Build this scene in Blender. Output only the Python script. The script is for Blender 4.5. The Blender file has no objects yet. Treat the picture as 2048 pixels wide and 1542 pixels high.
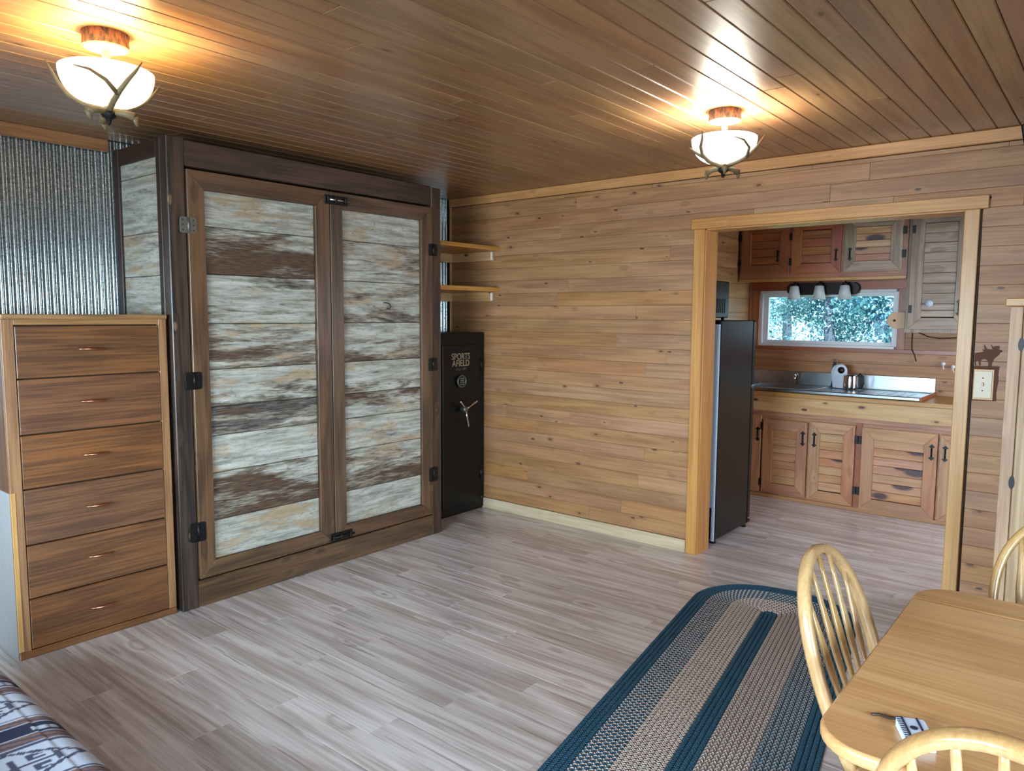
import bpy, bmesh, math, random
from mathutils import Vector, Matrix, Euler
R = random.Random(7)
sc = bpy.context.scene
COL = sc.collection
PI = math.pi
# ------------------------------------------------------------------ camera
CX, CY, CZ = -4.3599, -4.2351, 1.5296
YAW, PITCH, ROLL, FPX = 0.6880, -0.0949, 0.0056, 1487.64
def cam_axes():
    f = Vector((math.cos(YAW)*math.cos(PITCH), math.sin(YAW)*math.cos(PITCH), math.sin(PITCH)))
    r = Vector((math.sin(YAW), -math.cos(YAW), 0)); u = r.cross(f)
    c, s = math.cos(ROLL), math.sin(ROLL)
    return c*r+s*u, -s*r+c*u, f
r_, u_, f_ = cam_axes()
cd = bpy.data.cameras.new('camera'); cam = bpy.data.objects.new('camera', cd); COL.objects.link(cam)
cam.matrix_world = Matrix(((r_.x, u_.x, -f_.x, CX), (r_.y, u_.y, -f_.y, CY), (r_.z, u_.z, -f_.z, CZ), (0, 0, 0, 1)))
cd.sensor_width = 36; cd.lens = FPX/2048*36; cd.clip_start = .02
sc.camera = cam
# ------------------------------------------------------------------ light and exposure
w = bpy.data.worlds.new('world'); sc.world = w; w.use_nodes = True
nt = w.node_tree; bg = nt.nodes['Background']
bg.inputs[0].default_value = (.62, .82, 1.0, 1); bg.inputs[1].default_value = 3.2
def lamp(kind, name, loc, rot, energy, color, size=1, sizey=None, **kw):
    d = bpy.data.lights.new(name, kind); d.energy = energy; d.color = color
    if kind == 'AREA':
        d.shape = 'RECTANGLE'; d.size = size; d.size_y = sizey or size
    elif kind == 'SUN': d.angle = size
    else: d.shadow_soft_size = size
    o = bpy.data.objects.new(name, d); COL.objects.link(o); o.location = loc; o.rotation_euler = rot
    return o
lamp('SUN', 'sun', (0, 0, 8), Vector((.62, .3, -.75)).to_track_quat('-Z', 'Y').to_euler(), 14.0, (1, .95, .85), .01)
# daylight entering by the big windows behind the photographer
a1 = lamp('AREA', 'daylight_left_window', (-6.16, -2.6, 1.35), Vector((1, .1, -.95)).to_track_quat('-Z', 'Y').to_euler(), 400, (.64, .84, 1.0), 2.2, 1.3)
a2 = lamp('AREA', 'daylight_front_window', (-4.4, -6.26, 1.25), Vector((.15, 1, -.95)).to_track_quat('-Z', 'Y').to_euler(), 210, (.56, .79, 1.0), 2.0, 1.5)
a3 = lamp('AREA', 'daylight_unseen_kitchen_window', (1.3, -5.16, 1.4), Vector((0, 1, -.4)).to_track_quat('-Z', 'Y').to_euler(), 34, (.84, .86, 1.0), 1.0, 1.1)  # daylight added at an unseen opening in the kitchen end wall
for a_ in (a1, a2, a3): a_.data.spread = math.radians(132)
vs = sc.view_settings
vs.view_transform = 'Standard'; vs.look = 'None'; vs.gamma = 1; vs.use_curve_mapping = False; vs.exposure = 0.0
sc.cycles.max_bounces = 8; sc.cycles.diffuse_bounces = 5; sc.cycles.glossy_bounces = 4
sc.cycles.sample_clamp_indirect = 6
# ------------------------------------------------------------------ materials
def lin(c):
    return c/12.92 if c <= .04045 else ((c+.055)/1.055)**2.4
def rgb(r, g, b): return (lin(r/255), lin(g/255), lin(b/255), 1)
class NT:
    def __init__(s, name):
        s.m = bpy.data.materials.new(name); s.m.use_nodes = True
        s.t = s.m.node_tree; s.N = s.t.nodes; s.L = s.t.links; s.b = s.N['Principled BSDF']
    def n(s, typ, **kw):
        nd = s.N.new(typ)
        for k, v in kw.items():
            if k.startswith('_'): setattr(nd, k[1:], v)
        return nd
    def lk(s, a, b): s.L.new(a, b)
    def math(s, op, a, b=None, clamp=False):
        nd = s.N.new('ShaderNodeMath'); nd.operation = op; nd.use_clamp = clamp
        for i, v in enumerate((a, b)):
            if v is None: continue
            if isinstance(v, (int, float)): nd.inputs[i].default_value = v
            else: s.lk(v, nd.inputs[i])
        return nd.outputs[0]
    def mix(s, f, a, b, mode='MIX'):
        nd = s.N.new('ShaderNodeMix'); nd.data_type = 'RGBA'; nd.blend_type = mode
        for i, v in ((0, f), (6, a), (7, b)):
            if isinstance(v, (int, float)): nd.inputs[i].default_value = v
            elif isinstance(v, tuple): nd.inputs[i].default_value = v
            else: s.lk(v, nd.inputs[i])
        return nd.outputs[2]
    def smooth(s, v, a, b):
        nd = s.N.new('ShaderNodeMapRange'); nd.interpolation_type = 'SMOOTHSTEP'
        s.lk(v, nd.inputs[0]); nd.inputs[1].default_value = a; nd.inputs[2].default_value = b
        return nd.outputs[0]
    def noise(s, vec, scale, detail=2, rough=.5, dist=0.):
        nd = s.N.new('ShaderNodeTexNoise'); s.lk(vec, nd.inputs['Vector'])
        nd.inputs['Scale'].default_value = scale; nd.inputs['Detail'].default_value = detail
        nd.inputs['Roughness'].default_value = rough; nd.inputs['Distortion'].default_value = dist
        return nd.outputs[0]
    def coords(s, rnd=True):
        tc = s.n('ShaderNodeTexCoord')
        v = tc.outputs['Object']
        if rnd:
            oi = s.n('ShaderNodeObjectInfo'); s.oi = oi
            vm = s.N.new('ShaderNodeVectorMath'); vm.operation = 'SCALE'
            vm.inputs[0].default_value = (17.3, 31.1, 23.7); s.lk(oi.outputs['Random'], vm.inputs['Scale'])
            ad = s.N.new('ShaderNodeVectorMath'); ad.operation = 'ADD'
            s.lk(v, ad.inputs[0]); s.lk(vm.outputs[0], ad.inputs[1]); v = ad.outputs[0]
        return v
    def mapping(s, v, sc3):
        mp = s.n('ShaderNodeMapping'); s.lk(v, mp.inputs[0]); mp.inputs['Scale'].default_value = sc3
        return mp.outputs[0]
    def bump(s, h, strength=.2, dist=.002):
        bm_ = s.n('ShaderNodeBump'); bm_.inputs['Strength'].default_value = strength
        bm_.inputs['Distance'].default_value = dist; s.lk(h, bm_.inputs['Height'])
        s.lk(bm_.outputs[0], s.b.inputs['Normal'])
def ax(axis, along, cross):
    return tuple(along if a == axis else cross for a in 'xyz')
def wood(name, light, dark, knotc, axis='x', rings=5., ringamt=.5, streak=.5, knots=0., rough=.5, coat=0., var=.16, hue=.02, bump=.12, size=1., kscale=1., ksize=1., cracks=0.):
    M = NT(name); v = M.coords()
    low = M.mapping(v, ax(axis, .7*size, 7*size))
    fld = M.noise(low, 1, 2, .5, .2)
    kd = None
    if knots > 0:
        kv = M.mapping(v, ax(axis, 3.6*kscale, 8.5*kscale))
        vo = M.n('ShaderNodeTexVoronoi'); M.lk(kv, vo.inputs['Vector']); vo.inputs['Scale'].default_value = 1
        vo.inputs['Randomness'].default_value = 1.
        kn = M.math('ADD', vo.outputs['Distance'], M.math('MULTIPLY', M.noise(kv, 6, 1), .06))
        kd = kn
        halo = M.math('SUBTRACT', 1., M.smooth(kn, .06, .32))
        fld = M.math('ADD', fld, M.math('MULTIPLY', halo, .16))
    rg = M.math('SINE', M.math('MULTIPLY', fld, rings*6.283))
    rg = M.math('ADD', M.math('MULTIPLY', rg, .5), .5)
    fine = M.noise(M.mapping(v, ax(axis, 3*size, 110*size)), 1, 3, .6)
    fine = M.smooth(fine, .3, .7)
    broad = M.noise(M.mapping(v, ax(axis, .9, 9)), 1, 1)
    t = M.math('ADD', M.math('MULTIPLY', rg, ringamt), M.math('MULTIPLY', fine, streak))
    t = M.math('MULTIPLY', M.math('ADD', t, M.math('MULTIPLY', broad, .6)), 1/(ringamt+streak+.6), clamp=True)
    col = M.mix(M.smooth(t, .15, .85), light, dark)
    if cracks:
        ck = M.noise(M.mapping(v, ax(axis, 1.3, 34)), 1, 3, .6, .3)
        col = M.mix(M.math('MULTIPLY', M.smooth(ck, .60, .70), cracks), col, knotc)
        ck2 = M.noise(M.mapping(v, ax(axis, .8, 12)), 1, 2, .5, .6)
        col = M.mix(M.math('MULTIPLY', M.smooth(ck2, .5, .72), cracks*.5), col, dark)
    hs = M.n('ShaderNodeHueSaturation'); M.lk(col, hs.inputs['Color'])
    r1 = M.oi.outputs['Random']
    r2 = M.math('FRACT', M.math('MULTIPLY', r1, 7.31)); r3 = M.math('FRACT', M.math('MULTIPLY', r1, 17.7))
    M.lk(M.math('ADD', M.math('MULTIPLY', M.math('SUBTRACT', r2, .5), 2*hue), .5), hs.inputs['Hue'])
    M.lk(M.math('ADD', M.math('MULTIPLY', M.math('SUBTRACT', r1, .5), 2*var), 1.), hs.inputs['Value'])
    M.lk(M.math('ADD', M.math('MULTIPLY', M.math('SUBTRACT', r3, .5), .12), 1.), hs.inputs['Saturation'])
    col = hs.outputs[0]
    if knots > 0:
        km = M.math('SUBTRACT', 1., M.smooth(kd, .085*ksize, .135*ksize))
        hm = M.math('SUBTRACT', 1., M.smooth(kd, .10*ksize, .26*ksize))
        col = M.mix(M.math('MULTIPLY', hm, .35*knots), col, dark)
        col = M.mix(M.math('MULTIPLY', km, knots), col, knotc)
    M.lk(col, M.b.inputs['Base Color'])
    M.b.inputs['Roughness'].default_value = rough
    if coat: M.b.inputs['Coat Weight'].default_value = coat; M.b.inputs['Coat Roughness'].default_value = .22
    M.bump(t, bump, .0015)
    return M.m
def plain(name, col, rough=.5, metal=0., bumps=0., bscale=60., coat=0., **kw):
    M = NT(name); M.b.inputs['Base Color'].default_value = col
    M.b.inputs['Roughness'].default_value = rough; M.b.inputs['Metallic'].default_value = metal
    v = M.coords(False)
    nz = M.noise(v, bscale, 3)
    c = M.mix(M.math('MULTIPLY', nz, .5), col, tuple(x*.72 for x in col[:3])+(1,))
    M.lk(c, M.b.inputs['Base Color'])
    if bumps: M.bump(nz, bumps, .002)
    if coat: M.b.inputs['Coat Weight'].default_value = coat
    return M.m
MA = {}
for a in 'xyz':
    MA['pine_'+a] = wood('pine_wall_'+a, rgb(174, 128, 86), rgb(140, 96, 60), rgb(84, 52, 34), a, 4, .35, .4, .95, .5, 0, .06, .004, .07, kscale=1.4, ksize=1.05)
    MA['pinetrim_'+a] = wood('pine_trim_'+a, rgb(204, 152, 86), rgb(174, 120, 60), rgb(120, 72, 36), a, 3, .3, .5, .25, .42, .1, .05, .006, .1)
    MA['ceil_'+a] = wood('pine_ceiling_'+a, rgb(158, 120, 84), rgb(128, 91, 60), rgb(70, 40, 24), a, 4, .35, .4, .8, .36, .2, .07, .006, .06, kscale=1.15)
    MA['stain_'+a] = wood('dark_stained_pine_'+a, rgb(82, 58, 38), rgb(42, 29, 19), rgb(140, 106, 70), a, 5, .5, .6, .8, .45, .15, .12, .015, .25, kscale=1.)
    MA['blackstain_'+a] = wood('black_stained_pine_'+a, rgb(72, 56, 42), rgb(28, 23, 18), rgb(126, 98, 68), a, 5, .5, .6, .8, .45, .15, .06, .01, .25)
    MA['doorstain_'+a] = wood('brown_stained_pine_'+a, rgb(104, 74, 47), rgb(64, 45, 29), rgb(50, 34, 20), a, 5, .5, .6, .7, .42, .15, .08, .006, .2)
    MA['redstain_'+a] = wood('dark_red_stained_'+a, rgb(62, 36, 26), rgb(36, 20, 15), rgb(28, 16, 12), a, 4, .3, .4, .2, .5, .1, .08, .01, .1)
    MA['oak_'+a] = wood('dresser_oak_'+a, rgb(122, 80, 48), rgb(82, 53, 34), rgb(70, 40, 20), a, 6, .45, .8, 0, .36, .3, .05, .004, .2, cracks=.35)
    MA['oaktrim_'+a] = wood('dresser_trim_oak_'+a, rgb(156, 112, 66), rgb(120, 80, 44), rgb(70, 40, 20), a, 6, .4, .8, 0, .42, .2, .06, .01, .25)
    MA['kdoor_'+a] = wood('kitchen_door_pine_'+a, rgb(192, 140, 100), rgb(158, 106, 70), rgb(74, 38, 30), a, 5, .4, .5, .25, .42, .15, .06, .01, .12)
    MA['kslat_'+a] = wood('kitchen_slat_pine_'+a, rgb(206, 156, 112), rgb(170, 116, 76), rgb(66, 30, 30), a, 4, .4, .4, 1., .42, .15, .09, .012, .12, kscale=.8, ksize=2.2)
    MA['korange_'+a] = wood('orange_stained_pine_'+a, rgb(172, 98, 52), rgb(134, 70, 34), rgb(66, 26, 20), a, 4, .4, .4, .2, .42, .2, .06, .01, .12)
    MA['kwash_'+a] = wood('weathered_kitchen_pine_'+a, rgb(176, 152, 126), rgb(130, 104, 80), rgb(50, 30, 30), a, 4, .5, .5, .5, .5, .1, .08, .01, .2)
    MA['apron_'+a] = wood('knotty_apron_pine_'+a, rgb(214, 174, 122), rgb(184, 138, 88), rgb(84, 44, 26), a, 4, .4, .4, 1, .45, .1, .06, .01, .1, kscale=1.6, ksize=1.6)
    MA['table_'+a] = wood('table_oak_'+a, rgb(224, 174, 114), rgb(198, 144, 86), rgb(110, 66, 30), a, 4, .5, .55, 0, .28, .4, .03, .006, .05)
    MA['chair_'+a] = wood('chair_beech_'+a, rgb(190, 150, 98), rgb(166, 124, 76), rgb(120, 80, 40), a, 3, .3, .4, 0, .25, .5, .03, .004, .03)
    MA['base_'+a] = wood('pale_baseboard_pine_'+a, rgb(206, 184, 154), rgb(178, 152, 120), rgb(120, 80, 50), a, 3, .3, .5, .2, .45, 0, .04, .006, .1)
    MA['tall_'+a] = wood('pale_cupboard_pine_'+a, rgb(196, 164, 124), rgb(160, 126, 92), rgb(96, 56, 36), a, 4, .5, .4, .6, .5, 0, .05, .01, .1)
MA['floor'] = wood('laminate_floor', rgb(212, 202, 198), rgb(166, 152, 144), rgb(112, 92, 84), 'y', 6, .4, .45, .5, .27, .3, .08, .006, .04, size=.62, kscale=.7, ksize=.7, cracks=.55)
MA['kfloor'] = MA['floor']
MA['under'] = plain('underlay_dark', rgb(50, 34, 22), .9)
MA['plaster'] = plain('back_room_pine', rgb(180, 138, 96), .7)
MA['black'] = plain('black_enamel', rgb(12, 12, 13), .34, 0, .03, 300)
MA['black'].node_tree.nodes['Principled BSDF'].inputs['Specular IOR Level'].default_value = .32
MA['blackmetal'] = plain('black_iron', rgb(22, 21, 20), .42, .4)
MA['silver'] = plain('dull_silver', rgb(128, 128, 122), .42, .8)
MA['chrome'] = plain('chrome', rgb(215, 210, 205), .18, 1)
MA['copper'] = plain('worn_copper_pull', rgb(196, 140, 110), .28, 1)
MA['steel'] = plain('stainless_steel', rgb(178, 186, 190), .28, 1, 0, 20)
MA['white'] = plain('white_vinyl', rgb(228, 226, 226), .4)
MA['cream'] = plain('cream_plastic', rgb(214, 200, 168), .4)
MA['applwhite'] = plain('white_appliance_plastic', rgb(205, 212, 226), .3)
MA['fridgeback'] = plain('pale_galvanised_panel', rgb(196, 208, 222), .45, .1)
MA['rust'] = plain('rusted_brown_metal', rgb(92, 52, 34), .7, .2, .1, 200)
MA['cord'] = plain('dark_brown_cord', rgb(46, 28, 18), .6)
MA['gold'] = plain('pale_gold_print', rgb(178, 166, 136), .4, .3)
MA['bronze'] = plain('dark_bronze', rgb(44, 34, 34), .4, .6)
MA['antler'] = plain('antler_resin', rgb(120, 100, 66), .55, 0, .4, 60)
MA['antlerdark'] = plain('dark_iron_finial', rgb(30, 24, 20), .5, .5)
MA['paper'] = plain('paper_roll', rgb(196, 190, 184), .8)
MA['tan'] = wood('varnished_plate', rgb(206, 156, 116), rgb(182, 130, 92), rgb(90, 50, 30), 'z', 3, .3, .3, 0, .45)
MA['greysoft'] = plain('grey_weathered_plywood', rgb(150, 148, 146), .7, 0, .3, 30)
MA['navy'] = plain('navy_print', rgb(34, 42, 66), .7)
# bark canopy
M = NT('bark'); v = M.coords(False); nz = M.noise(M.mapping(v, (60, 60, 22)), 1, 4, .7)
M.lk(M.mix(M.smooth(nz, .35, .65), rgb(38, 22, 16), rgb(150, 92, 52)), M.b.inputs['Base Color']); M.b.inputs['Roughness'].default_value = .8; M.bump(nz, 1, .01); MA['bark'] = M.m
# galvanised sheet
M = NT('galvanised_sheet'); v = M.coords(False)
nz = M.noise(M.mapping(v, (1, 1, .8)), 160, 1); n2 = M.noise(v, 9, 2)
M.lk(M.mix(M.smooth(nz, .5, .62), rgb(178, 182, 180), rgb(130, 132, 130)), M.b.inputs['Base Color'])
M.b.inputs['Metallic'].default_value = .92
M.lk(M.math('ADD', M.math('MULTIPLY', nz, .1), .16), M.b.inputs['Roughness']); MA['galv'] = M.m
# weathered barn boards; the object colour holds (paint, top-to-bottom drift, brown)
M = NT('peeling_barn_board'); v = M.coords()
tcr = M.n('ShaderNodeTexCoord')
sp = M.n('ShaderNodeSeparateXYZ'); M.lk(tcr.outputs['Object'], sp.inputs[0])
oc = M.n('ShaderNodeSeparateColor'); M.lk(M.oi.outputs['Color'], oc.inputs[0])
big = M.noise(M.mapping(v, (1.5, 1.5, 7)), 1, 3, .6, 1.2)
med = M.noise(M.mapping(v, (4.5, 4.5, 42)), 1, 5, .7, .4)
fin = M.noise(M.mapping(v, (16, 16, 170)), 1, 3, .6)
drift = M.math('MULTIPLY', M.math('MULTIPLY', sp.outputs[2], 4.5), M.math('SUBTRACT', M.math('MULTIPLY', oc.outputs[1], 2), 1.))
cov = M.math('ADD', M.math('ADD', M.math('MULTIPLY', big, 1.7), M.math('MULTIPLY', med, .7)), M.math('MULTIPLY', fin, .35))
cov = M.math('ADD', cov, M.math('ADD', drift, M.math('MULTIPLY', oc.outputs[0], .75)))
pm = M.smooth(cov, 1.66, 1.84)
bro = M.smooth(M.math('ADD', M.noise(M.mapping(v, (2, 2, 12)), 1, 2, .5), M.math('MULTIPLY', oc.outputs[2], .5)), .62, .76)
bare = M.mix(bro, M.mix(M.smooth(fin, .35, .65), rgb(54, 48, 43), rgb(98, 90, 82)), M.mix(M.smooth(fin, .3, .7), rgb(60, 42, 30), rgb(96, 72, 52)))
och = M.smooth(M.noise(M.mapping(v, (2, 2, 7)), 1.3, 4, .65), .5, .68)
pnt = M.mix(M.math('MULTIPLY', och, .75), M.mix(M.smooth(med, .3, .7), rgb(128, 124, 110), rgb(190, 187, 174)), rgb(164, 134, 92))
pnt = M.mix(M.math('MULTIPLY', M.smooth(fin, .52, .7), .45), pnt, rgb(104, 94, 80))
spk = M.noise(M.mapping(v, (30, 30, 60)), 1, 3, .7)
pnt = M.mix(M.math('MULTIPLY', M.smooth(spk, .6, .7), .55), pnt, rgb(92, 84, 70))
wash = M.mix(M.smooth(fin, .35, .65), rgb(104, 94, 80), rgb(150, 142, 124))
bare = M.mix(M.math('MULTIPLY', M.smooth(cov, 1.46, 1.7), .8), bare, wash)
colr = M.mix(pm, bare, pnt)
M.lk(colr, M.b.inputs['Base Color']); M.b.inputs['Roughness'].default_value = .62
M.bump(M.math('ADD', M.math('MULTIPLY', pm, .5), fin), .5, .002); MA['barn'] = M.m
# glass
M = NT('window_glass'); tr = M.n('ShaderNodeBsdfTransparent'); gl = M.n('ShaderNodeBsdfGlossy'); gl.inputs['Roughness'].default_value = .02
mx = M.n('ShaderNodeMixShader'); mx.inputs[0].default_value = .06; tr.inputs[0].default_value = (.93, .97, 1, 1)
M.lk(tr.outputs[0], mx.inputs[1]); M.lk(gl.outputs[0], mx.inputs[2]); M.lk(mx.outputs[0], M.N['Material Output'].inputs[0]); MA['glass'] = M.m
# frosted shade (unlit vanity) and lit bowls
M = NT('frosted_shade'); M.b.inputs['Base Color'].default_value = (.86, .9, .92, 1); M.b.inputs['Roughness'].default_value = .4
M.b.inputs['Transmission Weight'].default_value = .35; MA['frost'] = M.m
def bowlmat(name, col, st):
    M = NT(name); M.b.inputs['Base Color'].default_value = (.8, .76, .66, 1); M.b.inputs['Roughness'].default_value = .35
    v = M.coords(False); sp_ = M.n('ShaderNodeSeparateXYZ'); M.lk(v, sp_.inputs[0])
    M.b.inputs['Emission Color'].default_value = col; M.b.inputs['Emission Strength'].default_value = st
    return M.m
MA['bowl_warm'] = bowlmat('lit_bowl_warm', (1, .80, .46, 1), 2.6)
MA['bowl_cool'] = bowlmat('lit_bowl_cool', (1, .97, .9, 1), 3.2)
# braid of the rug
def braid(name, ca, cb, duty):
    M = NT(name); uv = M.n('ShaderNodeUVMap'); s = M.n('ShaderNodeSeparateXYZ'); M.lk(uv.outputs[0], s.inputs[0])
    half = M.math('ABSOLUTE', M.math('SUBTRACT', s.outputs[1], .5))
    ph = M.math('FRACT', M.math('ADD', M.math('MULTIPLY', s.outputs[0], 1/.024), M.math('MULTIPLY', half, 1.1)))
    side = M.math('GREATER_THAN', s.outputs[1], .5)
    ph2 = M.math('FRACT', M.math('ADD', ph, M.math('MULTIPLY', side, .5)))
    k = M.math('LESS_THAN', ph2, duty)
    tri = M.math('ABSOLUTE', M.math('SUBTRACT', M.math('FRACT', M.math('MULTIPLY', ph2, 2)), .5))
    tc = M.coords(False); nz = M.noise(tc, 400, 2)
    c = M.mix(k, cb, ca); c = M.mix(M.math('MULTIPLY', nz, .2), c, (0, 0, 0, 1))
    M.lk(c, M.b.inputs['Base Color']); M.b.inputs['Roughness'].default_value = .95
    M.bump(M.math('SUBTRACT', 1., M.math('MULTIPLY', tri, 2)), .6, .004)
    return M.m
BL, BL2, TN = rgb(36, 88, 112), rgb(26, 70, 92), rgb(214, 192, 178)
MA['braid_blue'] = braid('braid_teal_blue', BL, BL2, .5)
MA['braid_mix'] = braid('braid_teal_and_tan', TN, BL, .36)
MA['braid_tan'] = braid('braid_mostly_tan', TN, rgb(80, 92, 98), .7)
# leaves, with the blue haze of the window put into their colour; ground
def leafmat(name, a, b):
    M = NT(name); v = M.coords(False); nz = M.noise(v, 1.6, 3)
    M.lk(M.mix(M.smooth(nz, .35, .65), a, b), M.b.inputs['Base Color']); M.b.inputs['Roughness'].default_value = .6
    M.b.inputs['Transmission Weight'].default_value = 0
    return M.m
MA['leaf'] = leafmat('leaf_hazed_blue', rgb(52, 100, 124), rgb(100, 156, 180))
MA['leaf2'] = leafmat('leaf_hazed_pale', rgb(78, 128, 142), rgb(140, 188, 205))
MA['trunk'] = plain('tree_bark', rgb(78, 92, 110), .9, 0, .5, 10)
MA['grass'] = leafmat('lawn', rgb(90, 150, 100), rgb(140, 180, 120))
# ------------------------------------------------------------------ geometry helpers
def wl(o):
    v = Vector((0, 0, 0))
    while o: v += o.location; o = o.parent
    return v
def link(name, me, mats, parent, loc):
    o = bpy.data.objects.new(name, me); COL.objects.link(o)
    if mats is not None:
        me.materials.clear()
        for m in (mats if isinstance(mats, (list, tuple)) else [mats]): me.materials.append(MA[m] if isinstance(m, str) else m)
    o.parent = parent
    o.location = Vector(loc) - (wl(parent) if parent else Vector((0, 0, 0)))
    return o
def tag(o, label=None, cat=None, group=None, kind=None):
    if label: o['label'] = label
    if cat: o['category'] = cat
    if group: o['group'] = group
    if kind: o['kind'] = kind
    return o
def thing(name, label, cat, loc, group=None):
    o = bpy.data.objects.new(name, None); COL.objects.link(o); o.location = loc; o.empty_display_size = .1
    return tag(o, label, cat, group)
def finish(bm, name, smooth=False):
    bmesh.ops.recalc_face_normals(bm, faces=bm.faces)
    me = bpy.data.meshes.new(name); bm.to_mesh(me); bm.free()
    if smooth:
        me.polygons.foreach_set('use_smooth', [True]*len(me.polygons))
    return me
CACHE = {}
def box_me(sx, sy, sz, bev):
    k = (round(sx, 4), round(sy, 4), round(sz, 4), bev)
    bm = bmesh.new(); bmesh.ops.create_cube(bm, size=1)
    for v in bm.verts: v.co = Vector((v.co.x*sx, v.co.y*sy, v.co.z*sz))
    if bev: bmesh.ops.bevel(bm, geom=list(bm.edges), offset=min(bev, .45*min(sx, sy, sz)), segments=1, affect='EDGES')
    return finish(bm, 'box')
def box(name, x0, x1, y0, y1, z0, z1, m, parent=None, bev=.002, share=False):
    sx, sy, sz = abs(x1-x0), abs(y1-y0), abs(z1-z0)
    k = (round(sx, 4), round(sy, 4), round(sz, 4), bev, m)
    if k in CACHE: me = CACHE[k]; mm = None
    else:
        me = box_me(sx, sy, sz, bev); CACHE[k] = me; mm = m
    return link(name, me, mm, parent, ((x0+x1)/2, (y0+y1)/2, (z0+z1)/2))
def addbox(bm, x0, x1, y0, y1, z0, z1):
    r = bmesh.ops.create_cube(bm, size=1)
    for v in r['verts']:
        v.co = Vector(((x0+x1)/2+v.co.x*abs(x1-x0), (y0+y1)/2+v.co.y*abs(y1-y0), (z0+z1)/2+v.co.z*abs(z1-z0)))
def boxes(name, L, m, parent=None, kind=None):
    bm = bmesh.new(); c = Vector(((L[0][0]+L[0][1])/2, (L[0][2]+L[0][3])/2, (L[0][4]+L[0][5])/2))
    for b in L: addbox(bm, *b)
    for v in bm.verts: v.co -= c
    o = link(name, finish(bm, name), m, parent, c)
    if kind: o['kind'] = kind
    return o
def prism(name, pts, axis, a0, a1, m, parent=None, bev=0., smooth=False):
    """polygon in the two other axes (order xyz), extruded along axis"""
    bm = bmesh.new()
    def P(p, a):
        if axis == 'x': return Vector((a, p[0], p[1]))
        if axis == 'y': return Vector((p[0], a, p[1]))
        return Vector((p[0], p[1], a))
    n = len(pts)
    A = [bm.verts.new(P(p, a0)) for p in pts]; B = [bm.verts.new(P(p, a1)) for p in pts]
    bm.faces.new(A); bm.faces.new(B[::-1])
    for i in range(n): bm.faces.new((A[i], B[i], B[(i+1) % n], A[(i+1) % n]))
    if bev: bmesh.ops.bevel(bm, geom=list(bm.edges), offset=bev, segments=1, affect='EDGES')
    c = sum((v.co for v in bm.verts), Vector())/len(bm.verts)
    for v in bm.verts: v.co -= c
    return link(name, finish(bm, name, smooth), m, parent, c)
def tube_bm(bm, pts, rad, seg=8, flat=None, up=Vector((0, 0, 1)), closed=False, cap=True):
    """sweep an ellipse; rad number or list; flat=(a,b) scale of section along side/up"""
    pts = [Vector(p) for p in pts]; n = len(pts); rings = []
    for i, p in enumerate(pts):
        if closed: t = (pts[(i+1) % n]-pts[i-1])
        else: t = pts[min(i+1, n-1)]-pts[max(i-1, 0)]
        t.normalize()
        s = t.cross(up)
        if s.length < 1e-4: s = t.cross(Vector((1, 0, 0)))
        s.normalize(); u = s.cross(t)
        r = rad[i] if isinstance(rad, (list, tuple)) else rad
        fa, fb = (flat[i] if isinstance(flat, list) else flat) if flat else (1, 1)
        rings.append([bm.verts.new(p+(s*math.cos(2*PI*k/seg)*fa+u*math.sin(2*PI*k/seg)*fb)*r) for k in range(seg)])
    m = n if closed else n-1
    for i in range(m):
        a, b = rings[i], rings[(i+1) % n]
        for k in range(seg): bm.faces.new((a[k], a[(k+1) % seg], b[(k+1) % seg], b[k]))
    if not closed and cap:
        bm.faces.new(rings[0][::-1]); bm.faces.new(rings[-1])
def tube(name, pts, rad, m, parent=None, seg=8, flat=None, up=Vector((0, 0, 1)), closed=False, center=None):
    bm = bmesh.new(); tube_bm(bm, pts, rad, seg, flat, up, closed)
    c = Vector(center) if center else sum((Vector(p) for p in pts), Vector())/len(pts)
    for v in bm.verts: v.co -= c
    return link(name, finish(bm, name, True), m, parent, c)
def lathe(name, prof, m, parent, loc, seg=32, axis='z', smooth=True, close=False):
    bm = bmesh.new(); rings = []
    for r, z in prof:
        ring = []
        for k in range(seg):
            a = 2*PI*k/seg; p = (r*math.cos(a), r*math.sin(a), z)
            if axis == 'x': p = (z, r*math.cos(a), r*math.sin(a))
            if axis == 'y': p = (r*math.cos(a), z, r*math.sin(a))
            ring.append(bm.verts.new(p))
        rings.append(ring)
    for a, b in zip(rings, rings[1:]):
        for k in range(seg): bm.faces.new((a[k], a[(k+1) % seg], b[(k+1) % seg], b[k]))
    if close:
        bm.faces.new(rings[0]); bm.faces.new(rings[-1][::-1])
    bmesh.ops.remove_doubles(bm, verts=bm.verts, dist=1e-5)
    return link(name, finish(bm, name, smooth), m, parent, loc)
def rrect(x0, x1, y0, y1, r, n=5):
    P = []
    for cx, cy, a0 in ((x1-r, y1-r, 0), (x0+r, y1-r, 90), (x0+r, y0+r, 180), (x1-r, y0+r, 270)):
        for i in range(n+1):
            a = math.radians(a0+90*i/n); P.append((cx+r*math.cos(a), cy+r*math.sin(a)))
    return P
def text(name, s, size, m, parent, loc, rot, sx=1., depth=.0006, shear=0.):
    cu = bpy.data.curves.new(name, 'FONT'); cu.body = s; cu.size = size; cu.extrude = depth; cu.align_x = 'CENTER'; cu.shear = shear
    cu.offset = size*.012
    t = bpy.data.objects.new('tmp', cu); COL.objects.link(t)
    dg = bpy.context.evaluated_depsgraph_get(); dg.update()
    me = bpy.data.meshes.new_from_object(t.evaluated_get(dg)); bpy.data.objects.remove(t)
    mt = Matrix.Rotation(rot[0], 4, 'X'); mz = Matrix.Rotation(rot[2], 4, 'Z')
    me.transform(mz @ mt @ Matrix.Diagonal((sx, 1, 1, 1)))
    return link(name, me, m, parent, loc)
H = 2.44
WB = .0945
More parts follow.
